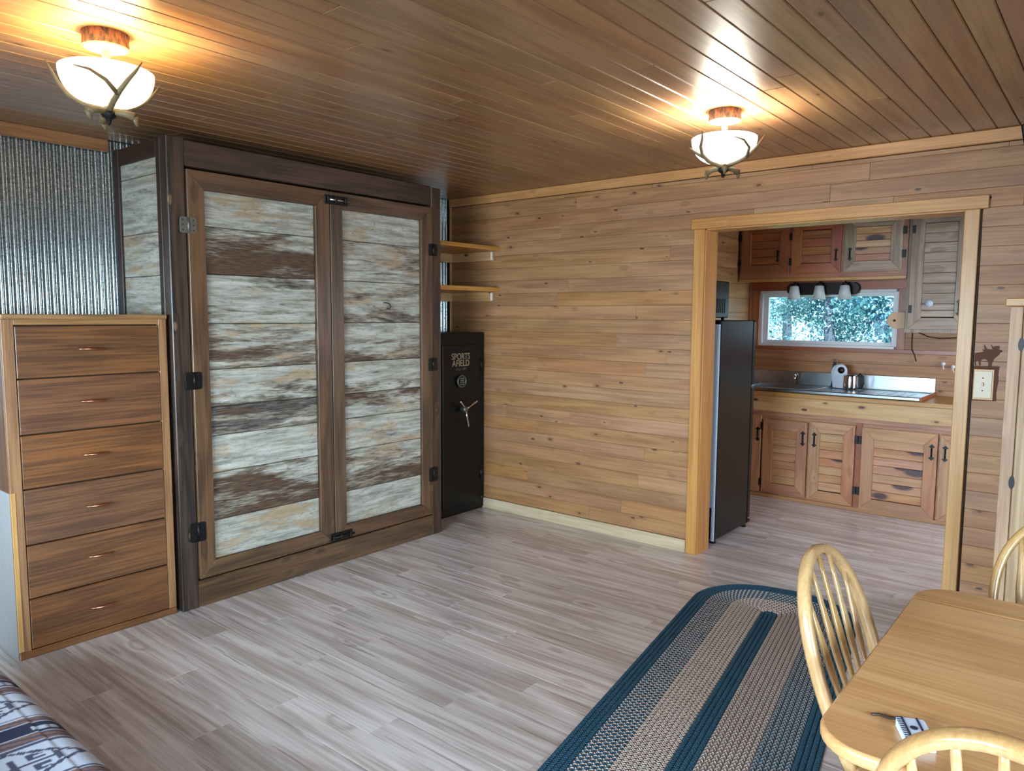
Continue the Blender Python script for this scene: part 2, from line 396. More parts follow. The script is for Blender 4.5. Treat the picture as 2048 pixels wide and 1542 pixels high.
# ================================================================== SETTING
XL, YF = -6.2, -6.3        # far sides of the room behind the photographer
XK, YK0, YK1 = 2.4, -1.53, -5.2   # kitchen
def S(o): o['kind'] = 'structure'; return o
fl = S(boxes('floor', [(XL-.1, XK+.1, YF-.1, .1, -.08, -.0085)], 'under'))
# laminate planks run along y
pw = .1465; x = -2.393+pw
cols = []
xx = -2.393
while xx > -4.7: xx -= pw
k = 0
while xx < XK:
    x1 = xx+pw
    if x1 > -4.6:
        offs = [0, .62, .31, .93, .15, .77][k % 6]+R.uniform(-.08, .08)
        y = .0+offs
        while y > -5.6:
            y0 = y-1.22
            a, b = min(y, 0), y0
            ok = a-b > .05 and b > -6.2
            if x1 > .2 and (b > YK0 or a < -4.6): ok = False
            if x1 > .2: a = min(a, YK0)
            if xx < -3.9 and a > -.2 and b > -1.0: pass
            if ok: box('plank', xx+.0004, x1-.0004, b+.0004, a-.0004, -.0085, 0, 'floor', fl, .0009)
            y = y0
    xx = x1; k += 1
ce = S(boxes('ceiling', [(XL-.1, XK+.1, YF-.1, .1, H+.014, H+.12)], 'under'))
k = 0; y = -3.221+WB*34
while y > 0: y -= WB
y += WB; y = min(y, 0)
yy = -3.221+WB*34
while yy > YF:
    a = min(yy, 0); b = yy-WB
    if b < -.005:
        cuts = [0]
        if R.random() < .55: cuts.append(-R.uniform(.9, 3.2))
        cuts.append(XL if XL > -5.6 else -5.6)
        for c0, c1 in zip(cuts, cuts[1:]):
            box('ceiling_board', c1+.0006, c0-.0006, b+.0012, a-.0012, H, H+.014, 'ceil_x', ce, .0032)
    yy -= WB
# ------------- right wall (pine, doorway)
DY0, DY1, DZ = -2.2, -3.5754, 2.056
wr = S(boxes('wall_right', [(.013, .16, DY0+.014, .1, 0, H), (.013, .16, YF, DY1-.014, 0, H), (.013, .16, DY1-.014, DY0+.014, DZ+.014, H)], 'under'))
z = .083; row = 0
while z < 2.372:
    z1 = min(z+WB, 2.374)
    spans = [(0, -2.16), (-3.60, -4.9)] if z1 < DZ+.03 else [(0, -4.9)]
    for s0, s1 in spans:
        cuts = [s0]; p = s0
        while True:
            p -= R.uniform(.55, 2.1)
            if p < s1+.2: break
            cuts.append(p)
        cuts.append(s1)
        for c0, c1 in zip(cuts, cuts[1:]):
            box('wall_board', 0, .013, c1+.0003, c0-.0003, z+.0004, z1-.0004, 'pine_y', wr, .0013)
    z = z1; row += 1
box('far_panel', 0, .013, YF, -4.9, 0, 2.374, 'pine_y', wr, .001)
S(box('trim_1', -.02, 0, YF, -.004, 2.376, H-.001, 'pinetrim_y', None, .004))
S(box('trim_2', -.022, -.001, -.024, -.011, 0, 2.374, 'pinetrim_z', None, .003))
S(box('baseboard_right', -.015, 0, -2.12, -.03, 0, .082, 'base_y', None, .004))
# doorway casing and jambs
dr = S(boxes('door_1', [(.0, .165, DY0, DY0+.012, 0, DZ)], 'pinetrim_z'))
box('jamb', 0, .165, DY1-.012, DY1, 0, DZ, 'pinetrim_z', dr, .001)
box('head_jamb', 0, .165, DY1, DY0, DZ, DZ+.012, 'pinetrim_y', dr, .001)
box('side_casing', -.02, 0, DY0+.005, DY0+.075, 0, DZ+.006, 'pinetrim_z', dr, .003)
box('side_casing', -.02, 0, DY1-.070, DY1-.003, 0, DZ+.006, 'pinetrim_z', dr, .003)
box('head_casing', -.022, 0, DY1-.105, DY0+.093, DZ+.006, DZ+.072, 'pinetrim_y', dr, .003)
# ------------- back wall (corrugated sheets)
wb = S(boxes('wall_back', [(XL-.1, .1, .022, .14, 0, H)], 'under'))
def sheet(x0, n=20):
    pit = .0328; bm = bmesh.new(); seg = 10; rows = []
    for zz in (0, 2.438):
        rows.append([bm.verts.new((x0+pit*i/seg, .0105+.009*math.cos(2*PI*i/seg), zz)) for i in range(n*seg+1)])
    for i in range(n*seg): bm.faces.new((rows[0][i], rows[0][i+1], rows[1][i+1], rows[1][i]))
    c = Vector((x0+pit*n/2, .01, 1.2))
    for v in bm.verts: v.co -= c
    link('corrugated_sheet', finish(bm, 'sheet', True), 'galv', wb, c)
for i in range(8): sheet(-.02-.656*(i+1), 20)
box('side_ledger', XL, -5.3, .0, .02, 0, 2.4, 'pine_x', wb)
S(box('trim_3', XL, -2.603, -.022, -.001, 2.374, H-.001, 'oaktrim_x', None, .003))
# ------------- walls behind the photographer, with window openings
S(boxes('wall_left', [(XL-.12, XL, -1.4, .1, 0, H), (XL-.12, XL, YF, -3.8, 0, H), (XL-.12, XL, -3.8, -1.4, 0, .65), (XL-.12, XL, -3.8, -1.4, 2.05, H)], 'plaster'))
S(boxes('wall_front', [(XL, -5.5, YF-.12, YF, 0, H), (-3.3, XK, YF-.12, YF, 0, H), (-5.5, -3.3, YF-.12, YF, 0, .45), (-5.5, -3.3, YF-.12, YF, 2.05, H)], 'plaster'))
def sashes(nm, L, m='white'):
    return S(boxes(nm, L, m))
sashes('window_2', [(XL-.08, XL-.03, -1.46, -1.4, .65, 2.05), (XL-.08, XL-.03, -3.8, -3.74, .65, 2.05), (XL-.08, XL-.03, -2.63, -2.57, .65, 2.05), (XL-.08, XL-.03, -3.8, -1.4, .65, .71), (XL-.08, XL-.03, -3.8, -1.4, 1.99, 2.05)])
sashes('window_3', [(-5.5, -5.44, YF-.08, YF-.03, .45, 2.05), (-3.36, -3.3, YF-.08, YF-.03, .45, 2.05), (-4.43, -4.37, YF-.08, YF-.03, .45, 2.05), (-5.5, -3.3, YF-.08, YF-.03, .45, .51), (-5.5, -3.3, YF-.08, YF-.03, 1.99, 2.05)])
# ------------- kitchen shell
wk = S(boxes('wall_kitchen_side', [(.16, XK, YK0+.013, YK0+.12, 0, H)], 'under'))
z = 0
while z < H-.01:
    z1 = min(z+.13, H); box('wall_board', .16, XK-.013, YK0, YK0+.013, z+.0006, z1-.0006, 'pine_x', wk, .002); z = z1
S(boxes('wall_kitchen_end', [(.16, 1.0-.3, YK1-.1, YK1, 0, H), (1.9, XK, YK1-.1, YK1, 0, H), (.7, 1.9, YK1-.1, YK1, 0, .8), (.7, 1.9, YK1-.1, YK1, 2.0, H)], 'plaster'))
WY0, WY1, WZ0, WZ1 = -1.633, -2.788, 1.262, 1.757
wkb = S(boxes('wall_kitchen_back', [(XK+.001, XK+.14, WY0, .1, 0, H), (XK+.001, XK+.14, YF, WY1, 0, H), (XK+.001, XK+.14, WY1, WY0, 0, WZ0), (XK+.001, XK+.14, WY1, WY0, WZ1, H)], 'under'))
z = .85
while z < H-.01:
    z1 = min(z+.0945, H)
    if z < WZ0 < z1-.01: z1 = WZ0
    sp = [(YK0, -4.0)] if z1 < WZ0+.01 or z > WZ1-.01 else [(YK0, WY0+.0), (WY1, -4.0)]
    if z < WZ0 < z1-.01: z1 = WZ0
    if z < WZ1 < z1-.01: z1 = WZ1
    for s0, s1 in sp: box('wall_board', XK-.013, XK, s1, s0-.0003, z+.0004, z1-.0004, 'korange_y' if s0 > -2.7 and z > 1.2 else 'pine_y', wkb, .0015)
    z = z1
S(box('trim_4', XK-.03, XK-.013, -1.553, YK0, .9, 1.85, 'korange_z', None, .003))
wn = S(boxes('window_1', [(XK-.012, XK+.12, WY0, WY0-.022, WZ0, WZ1)], 'white'))
box('frame_side', XK-.02, XK+.12, WY1, WY1+.022, WZ0, WZ1, 'white', wn)
box('sill', XK-.02, XK+.12, WY1, WY0, WZ0, WZ0+.022, 'white', wn)
box('frame_head', XK-.02, XK+.12, WY1, WY0, WZ1-.022, WZ1, 'white', wn)
box('sash_side', XK+.02, XK+.06, WY0-.066, WY0-.022, WZ0+.022, WZ1-.022, 'white', wn)
box('sash_side', XK+.02, XK+.06, WY1+.022, WY1+.05, WZ0+.022, WZ1-.022, 'white', wn)
box('sash_rail', XK+.02, XK+.06, WY1+.05, WY0-.066, WZ0+.022, WZ0+.052, 'white', wn)
box('sash_rail', XK+.02, XK+.06, WY1+.05, WY0-.066, WZ1-.056, WZ1-.022, 'white', wn)
box('pane', XK+.036, XK+.042, WY1+.05, WY0-.066, WZ0+.052, WZ1-.056, 'glass', wn, 0)
box('side_casing', XK-.03, XK-.013, WY0, WY0+.08, WZ0-.0, WZ1+.08, 'korange_z', wn)
box('side_casing', XK-.03, XK-.013, WY1-.06, WY1, WZ0-.0, WZ1+.08, 'korange_z', wn)
box('head_casing', XK-.032, XK-.013, WY1-.06, WY0+.08, WZ1, WZ1+.085, 'korange_y', wn)
# ================================================================== WALL BED CABINET
cb = thing('wall_bed_cabinet', 'large dark-stained wooden cabinet with two tall barn-board doors', 'cabinet', (-1.64, -.3, 0))
XA, XB, YFc = -2.58, -.709, -.60
box('post', XA, -2.491, YFc, -.53, 0, 2.388, 'blackstain_z', cb, .004)
box('side_stile', XA-.0, XA+.03, -.529, -.487, 0, 2.386, 'redstain_z', cb, .003)
box('side_stile', XA-.0, XA+.03, -.068, -.012, 0, 2.386, 'redstain_z', cb, .003)
box('side_rail', XA+.001, XA+.03, -.487, -.068, 2.30, 2.384, 'redstain_y', cb, .003)
box('post', -.797, XB, YFc, -.53, 0, 2.372, 'stain_z', cb, .004)
box('header', -2.491, -.797, YFc+.004, -.55, 2.252, 2.380, 'stain_x', cb, .004)
box('bottom_rail', -2.491, -.797, YFc+.002, -.55, 0, .140, 'doorstain_x', cb, .004)
box('top_panel', XA+.03, XB-.02, -.55, -.012, 2.34, 2.36, 'stain_x', cb)
box('side_panel', XB-.022, XB-.002, -.53, -.012, 0, 2.36, 'stain_z', cb)
box('back_panel', XA+.03, XB-.03, -.03, -.012, .0, 2.34, 'under', cb)
for z0, z1, c in ((2.222, 2.302, (.9, .6, .2)), (1.934, 2.222, (1., .65, .1)), (1.716, 1.934, (.75, .55, .1)), (1.47, 1.716, (.95, .45, .1)), (1.2, 1.47, (.7, .5, .2)), (.9, 1.2, (.5, .5, .2)), (.6, .9, (.8, .5, .2)), (.3, .6, (.4, .5, .2)), (0, .3, (.8, .5, .2))):
    o = box('board', XA+.012, XA+.028, -.486, -.069, z0+.0015, z1-.0015, 'barn', cb, .003); o.color = (*c, 1)
def mitred(parent, ax_, u0, u1, z0, z1, wl_, wr_, wb_, wt_, a0, a1, ms, mr, bev=.002):
    """picture-frame of four mitred pieces in plane (u,z)"""
    P = [((u0, z0), (u0, z1), (u0+wl_, z1-wt_), (u0+wl_, z0+wb_)), ((u1, z0), (u1, z1), (u1-wr_, z1-wt_), (u1-wr_, z0+wb_)),
         ((u0, z1), (u1, z1), (u1-wr_, z1-wt_), (u0+wl_, z1-wt_)), ((u0, z0), (u1, z0), (u1-wr_, z0+wb_), (u0+wl_, z0+wb_))]
    for i, q in enumerate(P):
        prism('stile' if i < 2 else 'rail', q, ax_, a0, a1, ms if i < 2 else mr, parent, bev)
SE = [2.147, 1.967, 1.727, 1.475, 1.238, 1.043, .89, .694, .441, .235]
CL = [(.85, .65, .6), (.3, .68, .95), (.68, .5, .5), (.5, .5, .7), (.65, .75, .1), (.2, .4, .1), (.95, .5, .2), (.25, .58, .7), (1., .5, .4)]
CR = [(1., .5, .1), (.75, .45, .5), (.68, .55, .5), (.72, .85, .95), (.8, .6, .3), (.45, .35, .8), (.85, .6, .2), (.35, .62, .9), (1., .5, .4)]
for (x0, x1, wL, wR, CC, gap) in ((-2.487, -1.634, .088, .098, CL, 1), (-1.628, -.801, .087, .100, CR, 0)):
    d = boxes('door', [(x0+.03, x1-.03, -.585, -.575, .19, 2.2)], 'under', cb)
    mitred(d, 'y', x0, x1, .152, 2.238, wL, wR, .083, .092, -.612, -.575, 'doorstain_z', 'doorstain_x', .0025)
    for i in range(9):
        jit = R.uniform(-.0015, .0015)
        o = box('board', x0+wL+.001, x1-wR-.001, -.594+jit, -.5855, SE[i+1]+.0016, SE[i]-.0016, 'barn', d, .003); o.color = (*CC[i], 1)
def hinge(x0, x1, z0, z1, m, lab=None):
    h = prism('hinge', rrect(x0, x1, z0, z1, .012, 3), 'y', -.6155, -.6115, m, cb, .0006)
    if lab: h['label'] = lab
    xm = (x0+x1)/2
    tube('knuckle', [(xm, -.618, z0+.004), (xm, -.618, z1-.004)], .006, m, h, 8, up=Vector((1, 0, 0)))
    for dx in (-.028, .028):
        for dz in (.015, .04, .065):
            lathe('screw', [(0, -.0014), (.0035, -.001), (.0035, 0)], 'blackmetal', h, (xm+dx, -.6158, z0+dz), 8, 'y')
hinge(-2.532, -2.446, 1.923, 2.003, 'silver', 'grey silver hinge')
hinge(-2.53, -2.444, 1.143, 1.232, 'blackmetal'); hinge(-2.535, -2.45, .355, .455, 'blackmetal')
hinge(-.838, -.757, 1.919, 1.999, 'blackmetal'); hinge(-.842, -.76, 1.147, 1.235, 'blackmetal'); hinge(-.842, -.76, .382, .48, 'blackmetal')
for zc in (2.19, .18):
    b = box('slide_bolt', -1.672, -1.505, -.620, -.6125, zc-.026, zc+.026, 'blackmetal', cb, .003)
    tube('bolt', [(-1.66, -.628, zc), (-1.50, -.628, zc)], .007, 'chrome' if zc > 1 else 'blackmetal', b, 8)
    for xx in (-1.655, -1.60, -1.53): box('bracket', xx-.008, xx+.008, -.638, -.620, zc-.016, zc+.016, 'blackmetal', b, .003)
# bent nail hooks on right door boards
tube('nail_hook', [(-1.22, -.596, 1.60), (-1.20, -.606, 1.60), (-1.18, -.606, 1.595), (-1.165, -.604, 1.578), (-1.175, -.603, 1.56), (-1.20, -.602, 1.565)], .003, 'blackmetal', cb, 6)
# ================================================================== DRESSER
ds = thing('tall_dresser', 'tall brown oak dresser with six drawers in front of the corrugated metal', 'dresser', (-2.95, -.3, 0))
DX0, DX1, DYF = -3.303, -2.602, -.58
boxes('carcass', [(DX0+.012, DX1-.012, DYF+.02, -.03, .02, 1.50)], 'under', ds)
box('side_panel', DX0, DX0+.012, DYF+.02, -.03, .745, 1.50, 'oak_z', ds)['label'] = 'bare brown upper side panel'
box('side_panel', DX0, DX0+.013, DYF+.02, -.03, 0, .745, 'greysoft', ds)['label'] = 'grey weathered lower side panel'
box('side_panel', DX1-.012, DX1, DYF+.02, -.03, 0, 1.50, 'oak_z', ds)
box('top', DX0, DX1+.004, DYF-.004, -.03, 1.498, 1.52, 'oaktrim_x', ds, .003)
box('stile', DX0, -3.257, DYF, DYF+.02, .035, 1.498, 'oaktrim_z', ds, .0015)
box('edge_strip', DX0-.002, -3.286, DYF-.003, DYF+.004, .04, .75, 'pinetrim_z', ds, .0015)
box('stile', -2.641, DX1, DYF, DYF+.02, .035, 1.498, 'oaktrim_z', ds, .0015)
box('top_rail', -3.257, -2.641, DYF, DYF+.02, 1.474, 1.498, 'oaktrim_x', ds, .0015)
box('base_rail', DX0, DX1, DYF-.001, DYF+.02, 0, .035, 'oak_x', ds, .003)
DZS = [1.471, 1.241, .996, .757, .5075, .266, .037]
for i in range(6):
    d = box('drawer', -3.254, -2.644, DYF-.003, DYF+.018, DZS[i+1]+.003, DZS[i]-.003, 'oak_x', ds, .002)
    hz = [1.364, 1.126, .88, .639, .401, .155][i]; xc = -2.957
    pts = []
    for t in range(13):
        s = -1+2*t/12; pts.append((xc+.058*s, DYF-.012-.02*(1-s*s)**.6, hz))
    tube('pull', pts, [.003+.0042*(1-abs(-1+2*t/12)) for t in range(13)], 'copper', d, 8)
    for sx in (-.022, .022): tube('post', [(xc+sx, DYF-.003, hz), (xc+sx, DYF-.028, hz)], .0035, 'chrome', d, 6)
# ================================================================== SAFE
sf = thing('gun_safe', 'tall black steel safe standing in the corner beside the cabinet', 'safe', (-.26, -.2, 0))
box('body', -.53, -.006, -.374, -.024, .012, 1.392, 'black', sf, .006)
box('plinth', -.52, -.016, -.365, -.04, 0, .012, 'blackmetal', sf)
sd = box('door', -.478, -.066, -.386, -.3745, .062, 1.302, 'black', sf, .004)
for z0, z1 in ((1.10, 1.19), (.24, .335)):
    tube('hinge', [(-.058, -.386, z0), (-.058, -.386, z1)], .012, 'blackmetal', sf, 10, up=Vector((1, 0, 0)))
dl = lathe('keypad', [(.0, -.016), (.040, -.016), (.048, -.010), (.050, 0)], 'blackmetal', sd, (-.290, -.387, 1.028), 28, 'y')
lathe('ring', [(.038, -.014), (.040, -.0185), (.046, -.0185), (.049, -.012)], 'silver', dl, (-.290, -.388, 1.028), 32, 'y')
for i in range(3):
    for j in range(4): box('key', -.290-.021+i*.016, -.290-.021+i*.016+.011, -.4075, -.402, 1.028-.028+j*.015, 1.028-.028+j*.015+.010, 'silver', dl, .001)
hb = lathe('handle_hub', [(0, -.062), (.018, -.060), (.024, -.05), (.024, -.03), (.014, 0)], 'silver', sd, (-.285, -.386, .818), 16, 'y')
for dx, dz in ((-.062, .062), (.118, .052), (.022, -.128)):
    p0 = Vector((-.285, -.438, .818)); p1 = p0+Vector((dx, -.004, dz))
    tube('handle_spoke', [p0, p0.lerp(p1, .5), p1, p1+(p1-p0).normalized()*.008], [.0075, .0065, .009, .005], 'chrome', hb, 8, up=Vector((0, 1, 0)))
text('lettering', 'SPORTS', .066, 'gold', sd, (-.285, -.3868, 1.193), (PI/2, 0, 0), .88)
text('lettering', 'AFIELD', .066, 'gold', sd, (-.285, -.3868, 1.142), (PI/2, 0, 0), .92)
text('lettering', 'Since 1887', .026, 'silver', sd, (-.285, -.3868, 1.112), (PI/2, 0, 0), 1., shear=.4)
box('lock_cap', -.04, -.028, -.377, -.374, .085, .097, 'silver', sf, .001)
# corner shelves
for z0, z1, lab in ((2.011, 2.041, 'upper small pine corner shelf above the black safe'), (1.703, 1.735, 'lower small pine corner shelf just above the black safe')):
    s = thing('corner_shelf', lab, 'shelf', (-.35, -.27, z0), 'corner shelves over the safe')
    box('shelf_board', XB+.003, -.001, -.527, -.026, z0, z1, 'pinetrim_x', s, .002)
    box('cleat', -.021, -.001, -.47, -.028, z0-.071, z0-.001, 'apron_y', s, .002)
    box('cleat', XB+.003, XB+.023, -.47, -.028, z0-.071, z0-.001, 'apron_y', s, .002)
    box('cleat', XB+.025, -.022, -.046, -.026, z0-.071, z0-.001, 'apron_x', s, .002)
    box('end_block', -.026, -.0215, -.468, -.452, z0-.066, z0-.006, 'white', s, .001)
# ================================================================== KITCHEN
def knock(pts, sc_, cy, cz): return [(cy+p[0]*sc_, cz+p[1]*sc_) for p in pts]
ARR = [(0, 1), (.16, .82), (.34, .66), (.2, .6), (.1, .5), (.1, 0), (.1, -.5), (.2, -.6), (.34, -.66), (.16, -.82), (0, -1), (-.16, -.82), (-.34, -.66), (-.2, -.6), (-.1, -.5), (-.1, 0), (-.1, .5), (-.2, .6), (-.34, .66), (-.16, .82)]
def kdoor(parent, y0, y1, z0, z1, X, fw, slats, ms, mr, msl, hy=None, hz=None, hl=.115, hing=None, name='door'):
    """door facing -x; y0>y1"""
    d = boxes(name, [(X+.014, X+.018, y1+.03, y0-.03, z0+.03, z1-.03)], 'under', parent)
    mitred(d, 'x', y1, y0, z0, z1, fw, fw, fw, fw, X, X+.02, ms, mr, .002)
    n = len(slats)-1
    for i in range(n):
        box('slat', X+.006, X+.0138, y1+fw+.0005, y0-fw-.0005, slats[i+1]+.001, slats[i]-.001, msl, d, .0022)
    if hy is not None:
        h = prism('handle', knock(ARR, hl/2, hy, hz), 'x', X-.004, X-.0005, 'blackmetal', d)
        tube('grip', [(X-.003, hy, hz-.032), (X-.016, hy, hz-.02), (X-.018, hy, hz), (X-.016, hy, hz+.02), (X-.003, hy, hz+.032)], .004, 'blackmetal', h, 6)
    for hy_, hz_ in (hing or []):
        box('hinge', X-.004, X+.004, hy_-.012, hy_+.012, hz_-.03, hz_+.03, 'blackmetal', d, .002)
def even(a, b, n): return [a+(b-a)*i/n for i in range(n+1)]
uc = thing('upper_cabinet', 'orange-brown upper kitchen cabinet with three slatted doors over the window', 'cabinet', (2.25, -2.2, 1.85))
boxes('body', [(2.10, 2.385, -2.893, -1.545, 1.852, 2.42)], 'korange_y', uc)
kdoor(uc, -1.566, -1.988, 1.888, 2.33, 2.08, .085, even(2.243, 1.975, 4), 'korange_z', 'korange_y', 'korange_y', -1.888, 2.043, .11, [(-1.556, 2.21), (-1.556, 1.99)])
kdoor(uc, -2.004, -2.404, 1.888, 2.33, 2.08, .082, even(2.243, 1.972, 4), 'korange_z', 'korange_y', 'korange_y', -2.366, 2.033, .11, [(-1.996, 2.2), (-1.996, 1.99)])
kdoor(uc, -2.428, -2.857, 1.888, 2.33, 2.08, .085, even(2.243, 1.974, 5), 'kwash_z', 'kwash_y', 'kslat_y', -2.473, 2.033, .11, [(-2.868, 2.2), (-2.868, 2.02)])
box('light_rail', 2.095, 2.115, -2.893, -1.545, 1.826, 1.851, 'pinetrim_y', uc)
tc_ = thing('tall_upper_cabinet', 'tall weathered upper kitchen cabinet with one slatted door right of the window', 'cabinet', (2.25, -3.15, 1.4))
boxes('body', [(2.10, 2.385, -3.60, -2.897, 1.408, 2.42)], 'kwash_z', tc_)
kdoor(tc_, -2.921, -3.32, 1.435, 2.33, 2.08, .088, [2.24, 2.165, 2.095, 2.02, 1.945, 1.865, 1.785, 1.71, 1.63, 1.58, 1.53], 'kwash_z', 'kwash_y', 'kwash_y', -3.262, 1.60, .13, [(-2.934, 2.20), (-2.934, 1.59)])
tg = tag(lathe('round_thermometer', [(0, -.012), (.022, -.012), (.027, -.006), (.027, 0)], 'applwhite', None, (2.078, -3.064, 1.633), 20, 'x'), 'small round white dial on the slats of the tall upper cabinet', 'thermometer')
th = thing('paper_towel_holder', 'rounded wooden paper towel holder on the side of the tall upper cabinet', 'towel holder', (2.25, -2.83, 1.40))
def plate(x0, x1):
    P = [(-2.8955, 1.565), (-2.8955, 1.435)]
    P += [(-2.835+.068*math.cos(math.radians(a)), 1.500+.068*math.sin(math.radians(a))) for a in range(-95, 96, 12)]
    return prism('end_plate', [(-2.8955, 1.565), (-2.8955, 1.438)]+[(-2.835+.066*math.sin(math.radians(a)), 1.502-.066*math.cos(math.radians(a))) for a in range(0, 181, 12)], 'x', x0, x1, 'tan', th, .002)
plate(2.10, 2.118); plate(2.36, 2.378)
tube('dowel', [(2.095, -2.825, 1.5), (2.382, -2.825, 1.5)], .010, 'redstain_x', th, 10)
lathe('paper_roll', [(.012, -.115), (.050, -.115), (.050, .115), (.012, .115)], 'paper', th, (2.239, -2.825, 1.5), 24, 'x')
# base cabinets
bc = thing('base_cabinet', 'long pine base cabinet with slatted doors under the steel sink', 'cabinet', (2.1, -2.6, 0))
boxes('body', [(1.82, 2.37, -4.2, -1.56, .0, .862)], 'kdoor_y', bc)
box('top_rail', 1.805, 1.82, -4.2, -1.56, .70, .738, 'kdoor_y', bc)
box('middle_stile', 1.806, 1.8199, -2.703, -2.657, .0, .70, 'korange_z', bc)
box('kick_board', 1.805, 1.82, -4.2, -1.56, .0, .03, 'kdoor_y', bc)
box('apron', 1.785, 1.805, -4.2, -1.56, .735, .868, 'apron_y', bc, .003)
for (y0, y1, z0, z1, fw, sl, hy, hing) in ((-1.60, -1.909, .045, .70, .075, even(.62, .12, 7), -1.884, []), (-1.925, -2.290, .045, .668, .085, even(.585, .132, 7), -2.258, [(-1.917, .61), (-1.917, .13)]),
        (-2.307, -2.654, .038, .682, .085, even(.595, .13, 7), -2.349, [(-2.668, .572), (-2.668, .17)]), (-2.706, -3.226, .03, .674, .088, even(.588, .122, 7), -3.189, [(-2.694, .572), (-2.694, .17)]),
        (-3.242, -3.62, .03, .674, .088, even(.588, .122, 7), -3.277, [])):
    kdoor(bc, y0, y1, z0, z1, 1.786, fw, sl, 'kdoor_z', 'kdoor_y', 'kslat_y', hy, .536, .125, hing)
tag(box('worktop', 1.768, 2.386, -4.2, -1.56, .869, .902, 'pinetrim_y', None, .003), 'pine worktop edge running under the steel sink unit', 'worktop')
sk = thing('sink_unit', 'stainless steel sink and drainboard with backsplash on the pine worktop', 'sink', (2.1, -2.3, .903))
ZT = .932
box('rim', 1.80, 1.86, -3.09, -1.57, .903, ZT, 'steel', sk, .006)
box('rim', 2.26, 2.36, -3.09, -1.57, .903, ZT, 'steel', sk, .006)
box('rim', 1.86, 2.26, -1.70, -1.57, .903, ZT, 'steel', sk, .004)
box('rim', 1.86, 2.26, -2.30, -2.22, .903, ZT, 'steel', sk, .004)
boxes('basin', [(1.86, 2.26, -2.22, -1.70, .9032, .905), (1.86, 1.865, -2.22, -1.70, .904, .926), (2.255, 2.26, -2.22, -1.70, .904, .926)], 'steel', sk)
box('drainboard', 1.86, 2.26, -3.09, -2.30, .903, ZT-.004, 'steel', sk, .003)
for i in range(9): box('ridge', 1.90, 2.22, -2.42-i*.07, -2.425-i*.07-.012, ZT-.004, ZT-.001, 'steel', sk, .0014)
box('end_strip', 1.80, 2.36, -3.097, -3.0905, .903, ZT, 'korange_x', sk, .001)['label'] = 'wooden end strip'
box('backsplash', 2.36, 2.384, -3.09, -1.57, .903, 1.042, 'steel', sk, .003)
fc = tag(tube('faucet', [(2.31, -2.02, .933), (2.31, -2.02, 1.0), (2.27, -2.03, 1.03), (2.16, -2.05, 1.02), (2.13, -2.055, .99)], .010, 'chrome', None, None and 8 or 8), 'chrome faucet at the back of the sink behind the fridge', 'faucet')
# appliances on the sink
ap = thing('arched_appliance', 'small white arched appliance with black back standing on the sink', 'appliance', (2.2, -2.42, .933))
arch = [(-2.475, .9345), (-2.475, 1.06)]+[(-2.425-.05*math.cos(math.radians(a))*1., 1.075+.06*math.sin(math.radians(a))) for a in range(0, 181, 15)]+[(-2.375, 1.06), (-2.39, .9345)]
prism('shell', arch, 'x', 2.15, 2.17, 'applwhite', ap, .004)
prism('shell', [(y+.03*(1 if True else 0), z_*.97+.028) for y, z_ in arch], 'x', 2.172, 2.215, 'applwhite', ap, .004)
lathe('opening', [(0, -.004), (.026, -.004), (.028, 0)], 'blackmetal', ap, (2.1495, -2.43, 1.085), 18, 'x')
prism('handle', [(-2.325, .9345), (-2.345, 1.0), (-2.332, 1.08), (-2.345, 1.15), (-2.362, 1.15), (-2.36, 1.08), (-2.372, 1.0), (-2.385, .9345)], 'x', 2.216, 2.25, 'blackmetal', ap, .003)
kt = thing('steel_jug', 'shiny stainless jug with black handle beside the white appliance', 'jug', (2.12, -2.53, .933))
lathe('body', [(0, .0015), (.055, .0015), (.057, .02), (.054, .11), (.052, .118), (.048, .116), (.047, .03), (0, .02)], 'chrome', kt, (2.12, -2.515, .933), 28)
tube('handle', [(2.12, -2.570, 1.045), (2.12, -2.585, 1.066), (2.12, -2.607, 1.04), (2.12, -2.612, .99), (2.12, -2.598, .95), (2.12, -2.574, .945)], [.006, .008, .010, .010, .009, .006], 'blackmetal', kt, 8, up=Vector((1, 0, 0)))
# vanity light over the window
vl = thing('vanity_light', 'dark bronze three-shade wall light above the kitchen window', 'lamp', (2.36, -2.19, 1.7))
st = [(-1.935+.052*math.sin(math.radians(a)), 1.768+.052*math.cos(math.radians(a))) for a in range(0, 181, 15)]+[(-2.445-.052*math.sin(math.radians(a)), 1.768-.052*math.cos(math.radians(a))) for a in range(0, 181, 15)]
prism('back_plate', st, 'x', 2.335, 2.366, 'bronze', vl, .006)
for yc in (-1.983, -2.193, -2.400):
    a_ = tube('arm', [(2.335, yc, 1.775), (2.29, yc, 1.80), (2.265, yc, 1.825), (2.25, yc, 1.822), (2.25, yc, 1.803)], .006, 'bronze', vl, 8, up=Vector((0, 1, 0)))
    lathe('socket', [(0, .02), (.022, .018), (.026, -.006), (0, -.007)], 'bronze', a_, (2.25, yc, 1.795), 16)
    lathe('glass_shade', [(.026, 0), (.036, -.004), (.043, -.05), (.055, -.118), (.052, -.118), (.040, -.05), (.033, -.006)], 'frost', a_, (2.25, yc, 1.791), 24)
